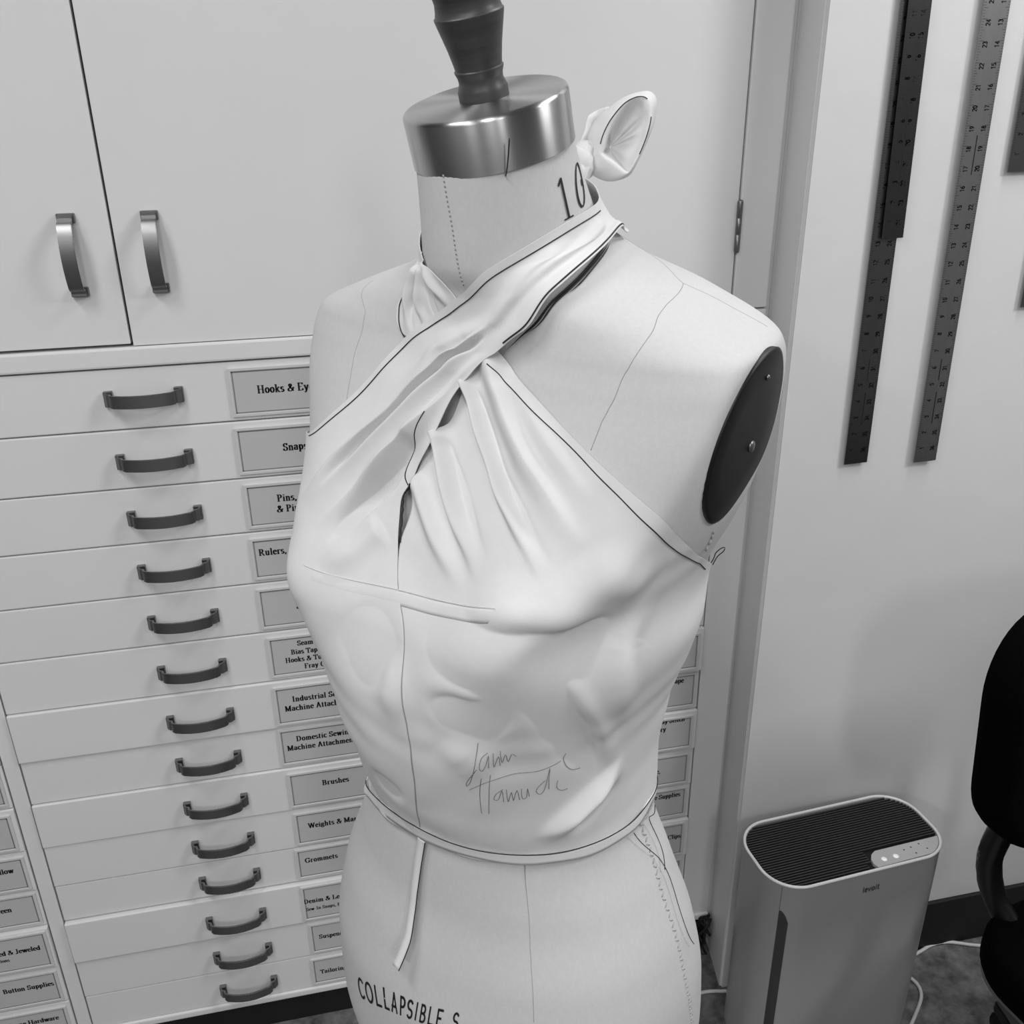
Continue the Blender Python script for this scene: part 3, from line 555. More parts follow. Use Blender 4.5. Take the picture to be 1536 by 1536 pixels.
# arm plates: the flat openings closed by dark discs
PO_ = np.array([(P0 + P1 * (z - .30), y, z) for y, z in PLATE_YZ])
cen = PO_.mean(0)
def smooth_closed(P, n):
    d = np.r_[0, np.cumsum(np.linalg.norm(np.diff(np.vstack([P, P[:1]]), axis=0), axis=1))]
    s = np.linspace(0, d[-1], n, endpoint=False); Q = np.stack([np.interp(s, d, np.r_[P[:, i], P[0, i]]) for i in range(3)], 1)
    for _ in range(6): Q = (np.roll(Q, 1, 0) + 2 * Q + np.roll(Q, -1, 0)) / 4
    return Q
PO_ = smooth_closed(catmull(np.vstack([PO_, PO_[:1]]), .004)[:-1], 90)
for sgn in (1, -1):
    R_ = []
    for f, off in ((1.0, -.006), (1.0, .0006), (.985, .0016), (.955, .0022), (.6, .0024), (.25, .0025)):
        q = cen + (PO_ - cen) * f; q = q + np.array([off, 0, 0]); R_.append(q)
    k = len(PO_); V = np.concatenate(R_ + [(cen + np.array([.0025, 0, 0]))[None]]); V = V * np.array([sgn, 1, 1])
    F = [(i * k + j, i * k + (j + 1) % k, (i + 1) * k + (j + 1) % k, (i + 1) * k + j) for i in range(len(R_) - 1) for j in range(k)]
    F += [((len(R_) - 1) * k + j, (len(R_) - 1) * k + (j + 1) % k, len(R_) * k) for j in range(k)]
    pl = data_obj('arm_plate', loc(V), F, M['plate'], form); pl['label'] = 'dark oval arm plate'
    for (fy_, fz_, rr) in ((-.35, -.1, .0042), (-.3, .70, .002)):
        c0 = cen + (PO_.max(0) - cen) * np.array([0, fy_, fz_]); v, f = lathe([(rr, 0), (rr * .9, .0012), (rr * .4, .0018), (.00001, .0018)], 14)
        v = [((P0 + P1 * (c0[2] - .30) + .0023 + z) * sgn, c0[1] + x, c0[2] + y) for x, y, z in v]
        data_obj('screw', loc(np.array(v)), f, M['handle'], pl)

# neck cap and wooden top, on the leaning axis of the neck
tau = float(tab('T', .51)); ax_c = np.array([0, (tab('F', .51) - tab('B', .51)) / 2, .5085])
ya = math.atan(tau)
def on_neck(v):
    v = np.asarray(v, float); x, y, z = v[:, 0], v[:, 1], v[:, 2]
    return loc(np.stack([x, ax_c[1] + y * math.cos(ya) + z * math.sin(ya), ax_c[2] - y * math.sin(ya) + z * math.cos(ya)], -1))
NECK = empty('neck_cap_frame')  # replaced below by real meshes in a tilted frame
bpy.data.objects.remove(NECK)
def neck_obj(name, prof, m, n=72):
    """lathe whose own object frame is tilted with the neck (so brushed metal runs round it)"""
    v, f = lathe(prof, n)
    o = data_obj(name, v, f, m, form)
    o.location = (0, ax_c[1], ax_c[2] + ZW); o.rotation_euler = (-ya, 0, 0)
    return o
R0 = .0542
cap = neck_obj('neck_cap', [(R0 - .006, -.002), (R0, -.002), (R0, .001), (R0, .0285), (R0 - .0006, .0300), (R0 - .002, .0310), (R0 - .004, .0312), (.03, .0312), (.00001, .0312)], M['steel'])
cap['label'] = 'brushed steel cap on the neck'
md = cap.modifiers.new('edge', 'EDGE_SPLIT'); md.split_angle = math.radians(35)
fin = [(r, z + .031) for r, z in [(.0162, 0), (.0162, .006), (.0155, .0075), (.0143, .011), (.0146, .014), (.0158, .0172), (.0159, .0180), (.0151, .0187), (.0156, .022), (.0172, .030), (.0192, .038), (.0208, .044), (.0218, .048),
       (.0219, .0492), (.0210, .0500), (.0203, .053), (.0199, .057), (.0204, .060), (.0217, .063), (.0219, .0642), (.0208, .0652), (.0203, .068), (.0211, .074), (.0222, .082), (.0224, .090), (.0212, .098), (.0175, .105), (.011, .110), (.005, .112), (.00001, .1122)]]
fo = neck_obj('wooden_finial', fin, M['wood']); fo['label'] = 'dark turned wooden top knob'
md = fo.modifiers.new('edge', 'EDGE_SPLIT'); md.split_angle = math.radians(42)

# seams, lacing, lettering of the linen cover
def on_body(pts, off, step=.002):
    q = catmull(pts, .012)
    q = np.asarray(q); d3 = ring(q[:, 0], q[:, 1]); d = np.r_[0, np.cumsum(np.linalg.norm(np.diff(d3, axis=0), axis=1))]
    s = np.arange(0, d[-1] + 1e-9, step); l = np.interp(s, d, q[:, 0]); t = np.interp(s, d, q[:, 1])
    return l, t, ring(l, t) + normal(l, t) * off
for i, s in enumerate(GD['seams']):
    if i == 1: continue
    l, t, P3 = on_body(s, -.00012)
    v, f = tube_pts(P3, .00034, 5); data_obj('seam', loc(v), f, M['seam'], form)
parts = []
for s in (GD['seams'][1],):                                   # little stitches along the neck seam
    l, t, P3 = on_body(s, .0001, .0030)
    for j in range(len(P3) - 1): parts.append(tube_pts(np.stack([P3[j], P3[j] * .5 + P3[j + 1] * .5]), .0006, 4))
l, t, P3 = on_body(GD['lacing'], .0002, .0050)
for j in range(len(P3) - 1):
    dx = .0016 * (1 if j % 2 else -1); w = ring(l[j], t[j] + .02) - ring(l[j], t[j]); w /= np.linalg.norm(w)
    parts.append(tube_pts(np.stack([P3[j] - w * dx, P3[j] * .4 + P3[j + 1] * .6 + w * dx]), .00065, 4))
l, t, P3 = on_body(GD['stitchside'], .0002, .0060)
for j in range(len(P3) - 1): parts.append(tube_pts(np.stack([P3[j], P3[j] * .4 + P3[j + 1] * .6]), .0007, 4))
v, f = join(parts); lc = data_obj('lacing', loc(v), f, M['stitch'], form); lc['kind'] = 'stuff'

def letter_patch(name, txt, l0, t0, l1, t1, cap_l, lean, serif, nx, ny, parent, maxw=None, fr=1.0):
    """print txt on the linen between two anchors of the baseline"""
    pl, wd = text_polys(txt, nx, ny, serif)
    def fn(u, q):
        f_ = u / wd * fr; l = l0 + (l1 - l0) * f_ + q * cap_l; t = t0 + (t1 - t0) * f_ + q * lean
        return ring(l, t) + normal(l, t) * .0005
    # split long quads so they follow the curve
    V, F = polys_to(pl, fn)
    return data_obj(name, loc(np.array(V)), F, M['ink'], parent, smooth=False)
(hb0, hb1, hb2, hb3), (ht0, ht1, ht2, ht3) = GD['hip'], GD['hipTop']
pl, wd = text_polys('COLLAPSIBLE', .070, .070, False, .05)
bt = np.array(GD['hip']); tp = np.array(GD['hipTop']); fr = np.linspace(0, 1, 4)
def hipfn(u, q):
    f_ = u / wd
    b = np.array([np.interp(f_, fr, bt[:, i]) for i in (0, 1)]); a = np.array([np.interp(f_, fr, tp[:, i]) for i in (0, 1)])
    if f_ > 1: b = b + (bt[-1] - bt[-2]) * (f_ - 1) * 3; a = a + (tp[-1] - tp[-2]) * (f_ - 1) * 3
    l, t = b + (a - b) * q
    return ring(l, t) + normal(l, t) * .0005
pl2, wd2 = text_polys('COLLAPSIBLE  S', .070, .070, False, .05)
V, F = polys_to(pl2, hipfn)
data_obj('printed_lettering', loc(np.array(V)), F, M['ink'], form, smooth=False)
(b1, t1_, b0, t0_, c1, c0) = [np.array(p) for p in GD['ten']]
def tenfn(ch, base, top, wid):
    pl, wd = text_polys(ch, .050, .018, True)
    def fn(u, q):
        l, t = base + (top - base) * q + np.array([-(.0), 0]) ; t = t - (u - wd / 2) * wid; 
        return ring(l, t) + normal(l, t) * .0005
    return polys_to(pl, fn)
GLY['1'] = (.5, [[(.26, 1.0), (.26, 0)], [(.10, .86), (.26, 1.0)]], [sf(.26, 0, .2)])
GLY['0'] = (.7, [arc(.35, .5, .26, .5, 0, 360, 30)], [])
parts = [tenfn('1', b1, t1_, .36), tenfn('0', b0, t0_, .42)]
GLY['1'] = (.6, [[(.14, .82), (.32, 1), (.32, 0)]], [])
d_ = np.array(b0) - np.array(b1)
e0 = b0 + d_ * .62 + np.array([.010, .04]); parts.append(tenfn('.', e0, e0 + (t0_ - b0) * 1.5, .42))
v, f = join(parts); data_obj('printed_size', loc(v), f, M['ink'], form, smooth=False)

# stand under the torso
v, f = lathe([(.019, .02), (.019, .76), (.03, .765), (.03, .78), (.00001, .78)], 24); data_obj('pole', v, f, M['chairbar'], form)
v, f = lathe([(.20, 0), (.205, .006), (.19, .018), (.06, .034), (.035, .06), (.028, .08), (.00001, .08)], 40); data_obj('stand_base', v, f, M['chairbar'], form)

pinl, pint = GD['pinneck'][0]
p0 = ring(pinl, pint); n0 = normal(pinl, pint)
p_in = p0 - n0 * .003
pv = [p_in, p0 + n0 * .002, p0 + n0 * .0105 + np.array([0, 0, .009]), p0 + n0 * .017 + np.array([0, 0, .0225])]
v, f = tube_pts(catmull(pv, .004), .00045, 6)
o = data_obj('straight_pin', loc(v), f, M['pin']); o.location = (FX, FY, 0); o.rotation_euler = (0, 0, FORM_ROT)
tag(o, 'thin dark pin stuck upright in the neck just below the steel cap', 'pin')

# ------------------------------------------------------------------ the draped halter top
top = tag(empty('halter_top', (FX, FY, 0), FORM_ROT), 'pale muslin crossover halter bodice draped on the dress form and tied behind its neck', 'halter top')
def pol3(pts, step=.004):
    q = catmull(pts, .01); return ring(q[:, 0], q[:, 1]), q
def dist_signed(P, Nn, line):
    """distance of points P to a 3-D polyline, side (right of travel > 0) and the fraction along it"""
    seg = np.linalg.norm(np.diff(line, axis=0), axis=1); cum = np.r_[0, np.cumsum(seg)]
    best = np.full(len(P), 1e9); sd = np.zeros(len(P)); fr = np.zeros(len(P))
    for i in range(len(seg)):
        a = line[i]; d = line[i + 1] - a; L2 = d @ d + 1e-12
        s = np.clip((P - a) @ d / L2, 0, 1); w = P - a - s[:, None] * d; dd = np.linalg.norm(w, axis=1)
        m = dd < best
        if m.any():
            best[m] = dd[m]; sd[m] = np.sign(np.einsum('ij,ij->i', np.cross(np.broadcast_to(d, w[m].shape), w[m]), Nn[m])); fr[m] = (cum[i] + s[m] * seg[i]) / cum[-1]
    return best, sd, fr
def prep(key):
    return [(pol3(p)[0], H, wl, wr) for p, H, wl, wr in GD[key]]
ST = {'L': prep('strokesL'), 'R': prep('strokesR'), 'B': prep('strokesLow')}
HEM = pol3(GD['LR'][14:27])[0]
RAWL = pol3(GD['LL'][8:23])[0]
BTAPE = pol3(GD['busttape'])[0]
GAIN = {'L': 2.7, 'R': 2.0, 'B': 2.2}
def sstep(a, b, x):
    s = np.clip((x - a) / (b - a), 0, 1); return s * s * (3 - 2 * s)
def disp(l, t, P, Nn, panel):
    h = np.zeros(len(P))
    for key in (panel, 'B'):
        for line, H, wl, wr in ST[key]:
            bb_ = max(wl, wr) * 3.2; lo = line.min(0) - bb_; hi = line.max(0) + bb_
            m = ((P > lo) & (P < hi)).all(1)
            if not m.any(): continue
            d, s, fr = dist_signed(P[m], Nn[m], line)
            w = np.where(s > 0, wr, wl)
            e0, e1 = {'L': (.12, .45), 'R': (.10, .60), 'B': (.42, .42)}[key]
            h[m] += H * GAIN[key] * np.exp(-(d / w) ** 2) * sstep(-.02, e0, fr) * sstep(-.02, e1, 1 - fr)
    h += .0006 * np.sin(P[:, 0] * 90 + P[:, 2] * 60 + 2 * np.sin(P[:, 2] * 50)) * np.sin(P[:, 2] * 75 - P[:, 0] * 40 + P[:, 1] * 50)
    if panel == 'L':
        d, s, fr = dist_signed(P, Nn, HEM); h *= 1 - .95 * np.exp(-(d / .014) ** 2); h += .0025 + .0035 * (1 - sstep(1.50, 1.78, t)) * sstep(.26, .30, l); h += (.0050 + .0025 * sstep(.3, .8, fr)) * np.exp(-(d / .011) ** 2) * sstep(.0, .2, fr)
        h = np.maximum(h, .0012)
    else:
        h = np.maximum(h + .0018, .0010)
    return h
def garment(l, t, panel, off=0.0):
    l = np.asarray(l, float); t = np.asarray(t, float); sh = l.shape
    l = l.ravel(); t = t.ravel(); P = ring(l, t); Nn = normal(l, t)
    Q = P + Nn * (disp(l, t, P, Nn, panel) + off)[:, None]
    return Q.reshape(sh + (3,))
def resample_lt(pts, anchors, fracs, us):
    q = np.array(pts); P = ring(q[:, 0], q[:, 1]); d = np.r_[0, np.cumsum(np.linalg.norm(np.diff(P, axis=0), axis=1))]
    da = d[anchors]; s = np.interp(us, fracs, da)
    fine = catmull(np.concatenate([q], 0), 1e9) if False else q
    l = np.interp(s, d, q[:, 0]); t = np.interp(s, d, q[:, 1])
    for _ in range(60):                                       # take the corners off the traced polyline
        l[1:-1] = (l[:-2] + 2 * l[1:-1] + l[2:]) / 4; t[1:-1] = (t[:-2] + 2 * t[1:-1] + t[2:]) / 4
    return l, t
GRID = {}
def panel_mesh(name, A_, B_, aa, ba, fr, panel, nu, nv):
    us = np.linspace(0, 1, nu); vsn = np.linspace(0, 1, nv)
    la, ta = resample_lt(A_, aa, fr, us); lb, tb = resample_lt(B_, ba, fr, us)
    L_ = la[:, None] * (1 - vsn) + lb[:, None] * vsn; T_ = ta[:, None] * (1 - vsn) + tb[:, None] * vsn
    G_ = garment(L_, T_, panel)
    if panel == 'L':                                          # the taut strap bridges the hollows it crosses
        P_ = ring(L_, T_); S_ = P_.copy()
        for _ in range(420): S_[1:-1] = (S_[:-2] + 2 * S_[1:-1] + S_[2:]) / 4
        N_ = normal(L_, T_); ex = np.clip(((S_ - P_) * N_).sum(-1), 0, .007)
        for _ in range(60):
            ex[1:-1] = (ex[:-2] + 2 * ex[1:-1] + ex[2:]) / 4; ex[:, 1:-1] = (ex[:, :-2] + 2 * ex[:, 1:-1] + ex[:, 2:]) / 4
        G_ = G_ + N_ * (ex * sstep(.46, .60, us)[:, None])[..., None]
        GRID['L'] = (G_, N_, us)
    Q = loc(G_).reshape(-1, 3)
    F = [(i * nv + j, i * nv + j + 1, (i + 1) * nv + j + 1, (i + 1) * nv + j) for i in range(nu - 1) for j in range(nv - 1)]
    o = data_obj(name, Q, F, M['muslin'], top)
    md = o.modifiers.new('cloth', 'SOLIDIFY'); md.thickness = .0007; md.offset = 0
    return o
pL = panel_mesh('wrap_panel', GD['LL'], GD['LR'], [0, 6, 9, 15, 22, 25], [0, 11, 13, 20, 26, 29], [0, .42, .50, .72, .92, 1], 'L', 430, 260)
pL['label'] = 'panel that crosses over and carries the upper strap'
nR = len(GD['RR']) - 1; nRL = len(GD['RL']) - 1
pR = panel_mesh('wrap_panel', GD['RL'], GD['RR'], [0, 11, 14, 20, 25, nRL], [0, 5, 6, 16, 20, nR], [0, .40, .46, .76, .87, 1], 'R', 430, 260)
pR['label'] = 'gathered panel whose strap passes under the other'

def strip(name, up, dn, panel, off, m, n=160, w=5, edge=.35):
    def rs(p):
        q = catmull(p, .01); P = ring(q[:, 0], q[:, 1]); d = np.r_[0, np.cumsum(np.linalg.norm(np.diff(P, axis=0), axis=1))]
        s = np.linspace(0, d[-1], n); return np.interp(s, d, q[:, 0]), np.interp(s, d, q[:, 1])
    lu, tu = rs(up); ld, td = rs(dn); f = np.linspace(0, 1, w)
    L_ = lu[:, None] * (1 - f) + ld[:, None] * f; T_ = tu[:, None] * (1 - f) + td[:, None] * f
    prof = off * np.array([edge] + [1] * (w - 2) + [edge])
    if panel: Q = garment(L_, T_, panel)
    else: Q = ring(L_, T_)
    en = np.minimum(np.linspace(0, 1, n), np.linspace(1, 0, n)); en = np.clip(en / .06, 0, 1) if panel else np.ones(n)
    Q = Q + normal(L_, T_) * (prof[None, :] * en[:, None])[..., None]
    F = [(i * w + j, i * w + j + 1, (i + 1) * w + j + 1, (i + 1) * w + j) for i in range(n - 1) for j in range(w - 1)]
    o = data_obj(name, loc(Q).reshape(-1, 3), F, m, top); md = o.modifiers.new('cloth', 'SOLIDIFY'); md.thickness = .0006; md.offset = 0
    return o
wt = strip('waist_tape', GD['waistU'], GD['waistD'], None, .0030, M['muslin_edge'], edge=.97); wt['label'] = 'narrow muslin tape round the waist'
bd = [(l - .0085, t) for l, t in GD['busttape']]
strip('bust_tape', GD['busttape'][1:], bd[1:], 'R', .0009, M['muslin'])

def line_on(name, pts, panel, off, r, m, step=.0018, parent=top, sm=40, taper=False):
    q = catmull(pts, .01); P = ring(q[:, 0], q[:, 1]); d = np.r_[0, np.cumsum(np.linalg.norm(np.diff(P, axis=0), axis=1))]
    s = np.arange(0, d[-1], step); l = np.interp(s, d, q[:, 0]); t = np.interp(s, d, q[:, 1])
    for _ in range(sm):
        l[1:-1] = (l[:-2] + 2 * l[1:-1] + l[2:]) / 4; t[1:-1] = (t[:-2] + 2 * t[1:-1] + t[2:]) / 4
    Q = garment(l, t, panel, off) if panel else ring(l, t) + normal(l, t) * off
    if taper: r = r * np.clip(np.minimum(np.linspace(0, 5, len(Q)), np.linspace(5, 0, len(Q))), .12, 1)
    v, f = tube_pts(Q, r, 6)
    return data_obj(name, loc(v), f, m, parent)
for q_, (pan, pts) in enumerate(GD['pencil_or_shade']):
    if q_ not in (0, 2): line_on('thread_or_shade_line', pts, pan, .0007, .00042, M['pencil_or_shade'])
def edge_line(inset, u0, u1, lower, r):
    """stitching a fixed distance inside a long edge of the upper strap"""
    G_, N_, us = GRID['L']; out = []
    for i in np.where((us >= u0) & (us <= u1))[0]:
        row = G_[i][::-1] if lower else G_[i]; nr = N_[i][::-1] if lower else N_[i]
        d = np.r_[0, np.cumsum(np.linalg.norm(np.diff(row, axis=0), axis=1))]
        out.append([np.interp(inset, d, row[:, k]) + .0007 * np.interp(inset, d, nr[:, k]) for k in range(3)])
    out = np.array(out)
    for _ in range(8): out[1:-1] = (out[:-2] + 2 * out[1:-1] + out[2:]) / 4
    v, f = tube_pts(out, r, 6); data_obj('thread_or_shade_line', loc(v), f, M['pencil_or_shade'], top)
edge_line(.0056, .495, .905, False, .00042)
edge_line(.0016, .745, .93, True, .00055)
for off_, w_ in ((0, .0008), (-3.2, .0006), (3.0, .0005)):  # black tubes on the torso, painted-in shade of the gap under the strap edge
    line_on('thread_or_shade_line', GD['under%d' % (0 if off_ == 0 else (1 if off_ < 0 else 2))], None, .0012, w_, M['pencil_or_shade'], taper=True)
line_on('thread_or_shade_line', GD['waistU'][2:], None, .0034, .0005, M['pencil_or_shade'])
line_on('thread_or_shade_line', GD['waistD'][2:], None, .0030, .00030, M['graphite'])
line_on('center_seam', GD['cf'][:-1], 'R', .0006, .00026, M['seam'])
line_on('bust_seam', GD['busttape'][1:], 'R', .0017, .0003, M['muslin_edge'])
parts = []
for s in GD['sign']:
    q = catmull(s, .004); Q = garment(q[:, 0], q[:, 1], 'R', .0005); parts.append(tube_pts(Q, .00026, 4))
v, f = join(parts); data_obj('pencil_signature', loc(v), f, M['graphite'], top)

# tail of tape hanging in front, and loose threads
q = catmull(GD['hang'], .004); n = len(q); s = np.linspace(0, 1, n)
off = .003 + .013 * s ** 2.2; base = ring(q[:, 0], q[:, 1]) + normal(q[:, 0], q[:, 1]) * off[:, None]
side = np.gradient(base, axis=0); side = np.cross(side, normal(q[:, 0], q[:, 1])); side /= np.linalg.norm(side, axis=1)[:, None]
w2 = .0040
V = np.concatenate([base - side * w2, base, base + side * w2]); 
F = [(i, i + 1, n + i + 1, n + i) for i in range(n - 1)] + [(n + i, n + i + 1, 2 * n + i + 1, 2 * n + i) for i in range(n - 1)]
ht = data_obj('tape_tail', loc(V), F, M['muslin_edge'], top); md = ht.modifiers.new('cloth', 'SOLIDIFY'); md.thickness = .0006; md.offset = 0
ht['label'] = 'loose end of tape hanging from the waist'
sg = 1
v, f = tube_pts(base + side * w2 * sg + normal(q[:, 0], q[:, 1]) * .0005, .00045, 5); TL_A = data_obj('thread_or_shade_line', loc(v), f, M['pencil_or_shade'], top)
for s in GD['threads']: line_on('loose_thread', s, None, .0042, .00035, M['pencil_or_shade'])
ua_l, ua_t = GD['RR'][6]
p0 = garment(np.array([ua_l]), np.array([ua_t - .02]), 'R')[0]; n0 = normal(ua_l, ua_t - .02)
knot = [p0 + n0 * -.001 + [0, .003, -.003], p0 + n0 * .001 + [0, 0, .003], p0 + n0 * .002 + [0, -.001, .008], p0 + n0 * .005 + [0, -.003, .0125], p0 + n0 * .007 + [0, -.0045, .0135], p0 + n0 * .0065 + [0, -.004, .0105], p0 + n0 * .003 + [0, -.002, .005], p0 + n0 * .0008 + [0, 0, -.002]]
v, f = tube_pts(catmull(knot, .001), .0004, 5); data_obj('loose_thread', loc(v), f, M['pencil_or_shade'], top)
sl = [GD['LR'][14], GD['LR'][13], GD['LR'][12], GD['LR'][11]]
q = catmull([(l, t - .012) for l, t in sl], .003); Q = garment(q[:, 0], q[:, 1], 'R', .001); Q = Q + rng.normal(0, .0002, Q.shape)
v, f = tube_pts(catmull(Q, .001), .0006, 5); data_obj('loose_thread', loc(v), f, M['pencil_or_shade'], top)

# bow behind the neck
def rsn(P, n):
    d = np.r_[0, np.cumsum(np.linalg.norm(np.diff(P, axis=0), axis=1))]; s = np.linspace(0, d[-1], n); return np.stack([np.interp(s, d, P[:, i]) for i in range(3)], 1)
n = 120
S_ = rsn(catmull(np.array(GD['bowS'] + GD['bowS'][:1]), .002), n); E_ = rsn(catmull(np.array(GD['bowE'] + GD['bowE'][:1]), .002), n)
cS = S_.mean(0); cE = E_.mean(0); cE = E_[0] * .7 + cE * .3; dep = np.array(GD['bowdir'])       # dep: unit vector pointing away from the viewer's side
rows = [(S_ * .35 + cS * .65) + dep * .016, (S_ * .75 + cS * .25) + dep * .013, (S_ * .93 + cS * .07) + dep * .007, S_, S_ * .7 + E_ * .3 - dep * .006, S_ * .3 + E_ * .7 - dep * .009, E_ - dep * .008,
        (E_ * .93 + cE * .07) - dep * .003, (E_ * .84 + cE * .16) + dep * .004, (E_ * .66 + cE * .34) + dep * .010, (E_ * .35 + cE * .65) + dep * .0125, (E_ * .04 + cE * .96) + dep * .013]
V = np.array(rows).transpose(1, 0, 2)
ang = np.linspace(0, 2 * PI, n)
for r_, a_ in ((2, .0015), (3, .0012), (4, .0016), (7, .0014), (8, .0016), (9, .0026), (10, .002)):
    V[:, r_] += dep * (a_ * np.sin(ang * 6 + r_ * .25 + 1.2 * np.sin(ang * 2)))[:, None]
w = V.shape[1]
F = [(i * w + j, i * w + j + 1, (i + 1) * w + j + 1, (i + 1) * w + j) for i in range(n - 1) for j in range(w - 1)]
o = data_obj('neck_bow', loc(V).reshape(-1, 3), F, M['muslin'], top); md = o.modifiers.new('round', 'SUBSURF'); md.levels = 1; md.render_levels = 1
o['label'] = 'loop of the tied straps sticking out behind the neck'
for a_, z_ in ((6, 50), (60, 84)):
    pp = (V[a_:z_, 5] * .6 + V[a_:z_, 6] * .4) - dep * .0012
    v, f = tube_pts(pp, .00042, 5); data_obj('thread_or_shade_line', loc(v), f, M['pencil_or_shade'], top)
# the knot and the second loop's edge
tl = np.array(GD['bowtail'])
knot_c = np.array(GD['bowS'][0])
P_t = catmull(np.array([[0, -.046, .470], [.001, -.060, .480], [.002, -.078, .490], knot_c, knot_c + np.array([.004, -.010, .004])]), .003)
rr_ = np.interp(np.linspace(0, 1, len(P_t)), [0, .3, .55, .8, 1], [.013, .012, .0095, .0115, .008])
v, f = tube_pts(P_t, rr_, 18); v = v + np.stack([.0012 * np.sin(v[:, 2] * 900), 0 * v[:, 0], .0008 * np.sin(v[:, 0] * 1100)], 1)
data_obj('tie_strap', loc(v), f, M['muslin'], top)
sp = []
ts2 = np.linspace(0, PI, 14); ps2 = np.arange(20) * 2 * PI / 20
nb = np.array([0.0, -.050, .478])
for a in ts2:
    for b in ps2:
        r = 1 + .12 * math.sin(3 * b + 2 * a)
        sp.append(knot_c * .62 + nb * .38 + np.array([.012 * math.sin(a) * math.cos(b), .012 * math.sin(a) * math.sin(b), .014 * math.cos(a)]) * r)
F = [(i * 20 + q, i * 20 + (q + 1) % 20, (i + 1) * 20 + (q + 1) % 20, (i + 1) * 20 + q) for i in range(13) for q in range(20)]
data_obj('bow_knot', loc(np.array(sp)), F, M['muslin'], top)
tw = catmull(tl, .003); n = len(tw); dirv = np.array([.004, -.012, -.020])
V = np.concatenate([tw + dirv * f for f in (0, .35, .7, 1)]); F = [(r * n + i, r * n + i + 1, (r + 1) * n + i + 1, (r + 1) * n + i) for r in range(3) for i in range(n - 1)]
o = data_obj('tie_end', loc(V), F, M['muslin'], top); md = o.modifiers.new('cloth', 'SOLIDIFY'); md.thickness = .0008; md.offset = 0

# ------------------------------------------------------------------ air purifier
pu = tag(empty('air_purifier', (.806, 1.0955, 0), math.radians(3.6)), 'white plastic air purifier with a black slatted top, standing on the floor by the wall', 'air purifier')
def rrect(hx, hy, r, n=12):
    P = []
    for cx, cy, a0 in ((hx - r, hy - r, 0), (-hx + r, hy - r, 90), (-hx + r, -hy + r, 180), (hx - r, -hy + r, 270)):
        P += arc(cx, cy, r, r, a0, a0 + 90, n)
    return np.array(P)
HX, HY, RC, PH = .1695, .0785, .060, .450
def prism(levels, m, name, parent, cap_top=True, cap_bot=True, ret=False):
    """levels: list of (hx, hy, r, z)"""
    V = []; F = []
    for hx, hy, r, z in levels: V += [(x, y, z) for x, y in rrect(hx, hy, r)]
    k = len(V) // len(levels)
    for i in range(len(levels) - 1): F += [(i * k + j, i * k + (j + 1) % k, (i + 1) * k + (j + 1) % k, (i + 1) * k + j) for j in range(k)]
    if cap_bot: F.append(tuple(range(k))[::-1])
    if cap_top: F.append(tuple((len(levels) - 1) * k + j for j in range(k)))
    o = data_obj(name, V, F, m, parent); md = o.modifiers.new('edge', 'EDGE_SPLIT'); md.split_angle = math.radians(40)
    return o
prism([(HX - .004, HY - .004, RC - .004, .012), (HX, HY, RC, .016), (HX, HY, RC, PH - .004), (HX - .004, HY - .004, RC - .004, PH - .004), (HX - .005, HY - .005, RC - .005, PH - .010)], M['purifier'], 'body', pu)
prism([(HX - .012, HY - .012, RC - .012, 0), (HX - .012, HY - .012, RC - .012, .014)], M['dark'], 'foot', pu)
rp = rrect(HX - .0012, HY - .0012, RC - .0012, 14)
v, f = tube_pts(np.c_[rp, np.full(len(rp), PH - .0025)], .0026, 8, closed=True); data_obj('rim', v, f, M['rim'], pu)['label'] = 'bright white rim round the top'
# slats across the top
prism([(HX - .006, HY - .006, RC - .006, PH - .0095), (HX - .006, HY - .006, RC - .006, PH - .0085)], M['gap'], 'grille_floor', pu)
ns = 27
def half_width(y):
    hx, hy, r = HX - .0045, HY - .0045, RC - .0045
    ay = abs(y)
    if ay <= hy - r: return hx
    return hx - r + math.sqrt(max(r * r - (ay - hy + r) ** 2, 0))
PX0, PY1 = .020, -.040
for i in range(ns):
    y = -HY + .010 + i * (2 * HY - .020) / (ns - 1)
    hw = half_width(y); x1 = hw
    if y < PY1 + .004: x1 = min(hw, .006 if y < PY1 - .018 else .016)
    bm = bmesh.new(); box(bm, -hw, x1, y - .0013, y + .0013, PH - .0085, PH - .0028, .0006)
    mesh_obj('slat', bm, M['grille'], pu)
# control panel in the front right corner
pts = [(PX0, -HY + .005)] + [(PX0 - .003, -HY + .014), (PX0 - .001, -HY + .024), (PX0 + .006, -HY + .033), (PX0 + .016, PY1), (half_width(PY1), PY1)]
for yy in np.linspace(PY1, -HY + .0065, 12)[1:]: pts.append((half_width(yy), yy))
pts = np.array(pts[::-1])
k = len(pts); V = [(x, y, PH - .008) for x, y in pts] + [(x, y, PH - .0022) for x, y in pts]
F = [tuple(range(k, 2 * k)), tuple(range(k))[::-1]] + [(j, (j + 1) % k, k + (j + 1) % k, k + j) for j in range(k)]
cp = data_obj('control_panel', V, F, M['panelgrey'], pu, smooth=False); cp['label'] = 'grey touch panel with two lit buttons'
for bx_ in (.040, .063):
    v, f = lathe([(.0048, 0), (.0046, .0007), (.00001, .0008)], 18); data_obj('button', [(x + bx_, y - .0605, z + PH - .0023) for x, y, z in v], f, M['led'], cp)
for bx_, by_ in ((.085, -.052), (.100, -.050), (.118, -.047), (.100, -.064), (.125, -.060)):
    v, f = lathe([(.0016, 0), (.00001, .0003)], 10); data_obj('touch_mark', [(x + bx_, y + by_, z + PH - .0022) for x, y, z in v], f, M['logo'], cp)
pl, wd = text_polys('levoit', .10, .10, False, .03)
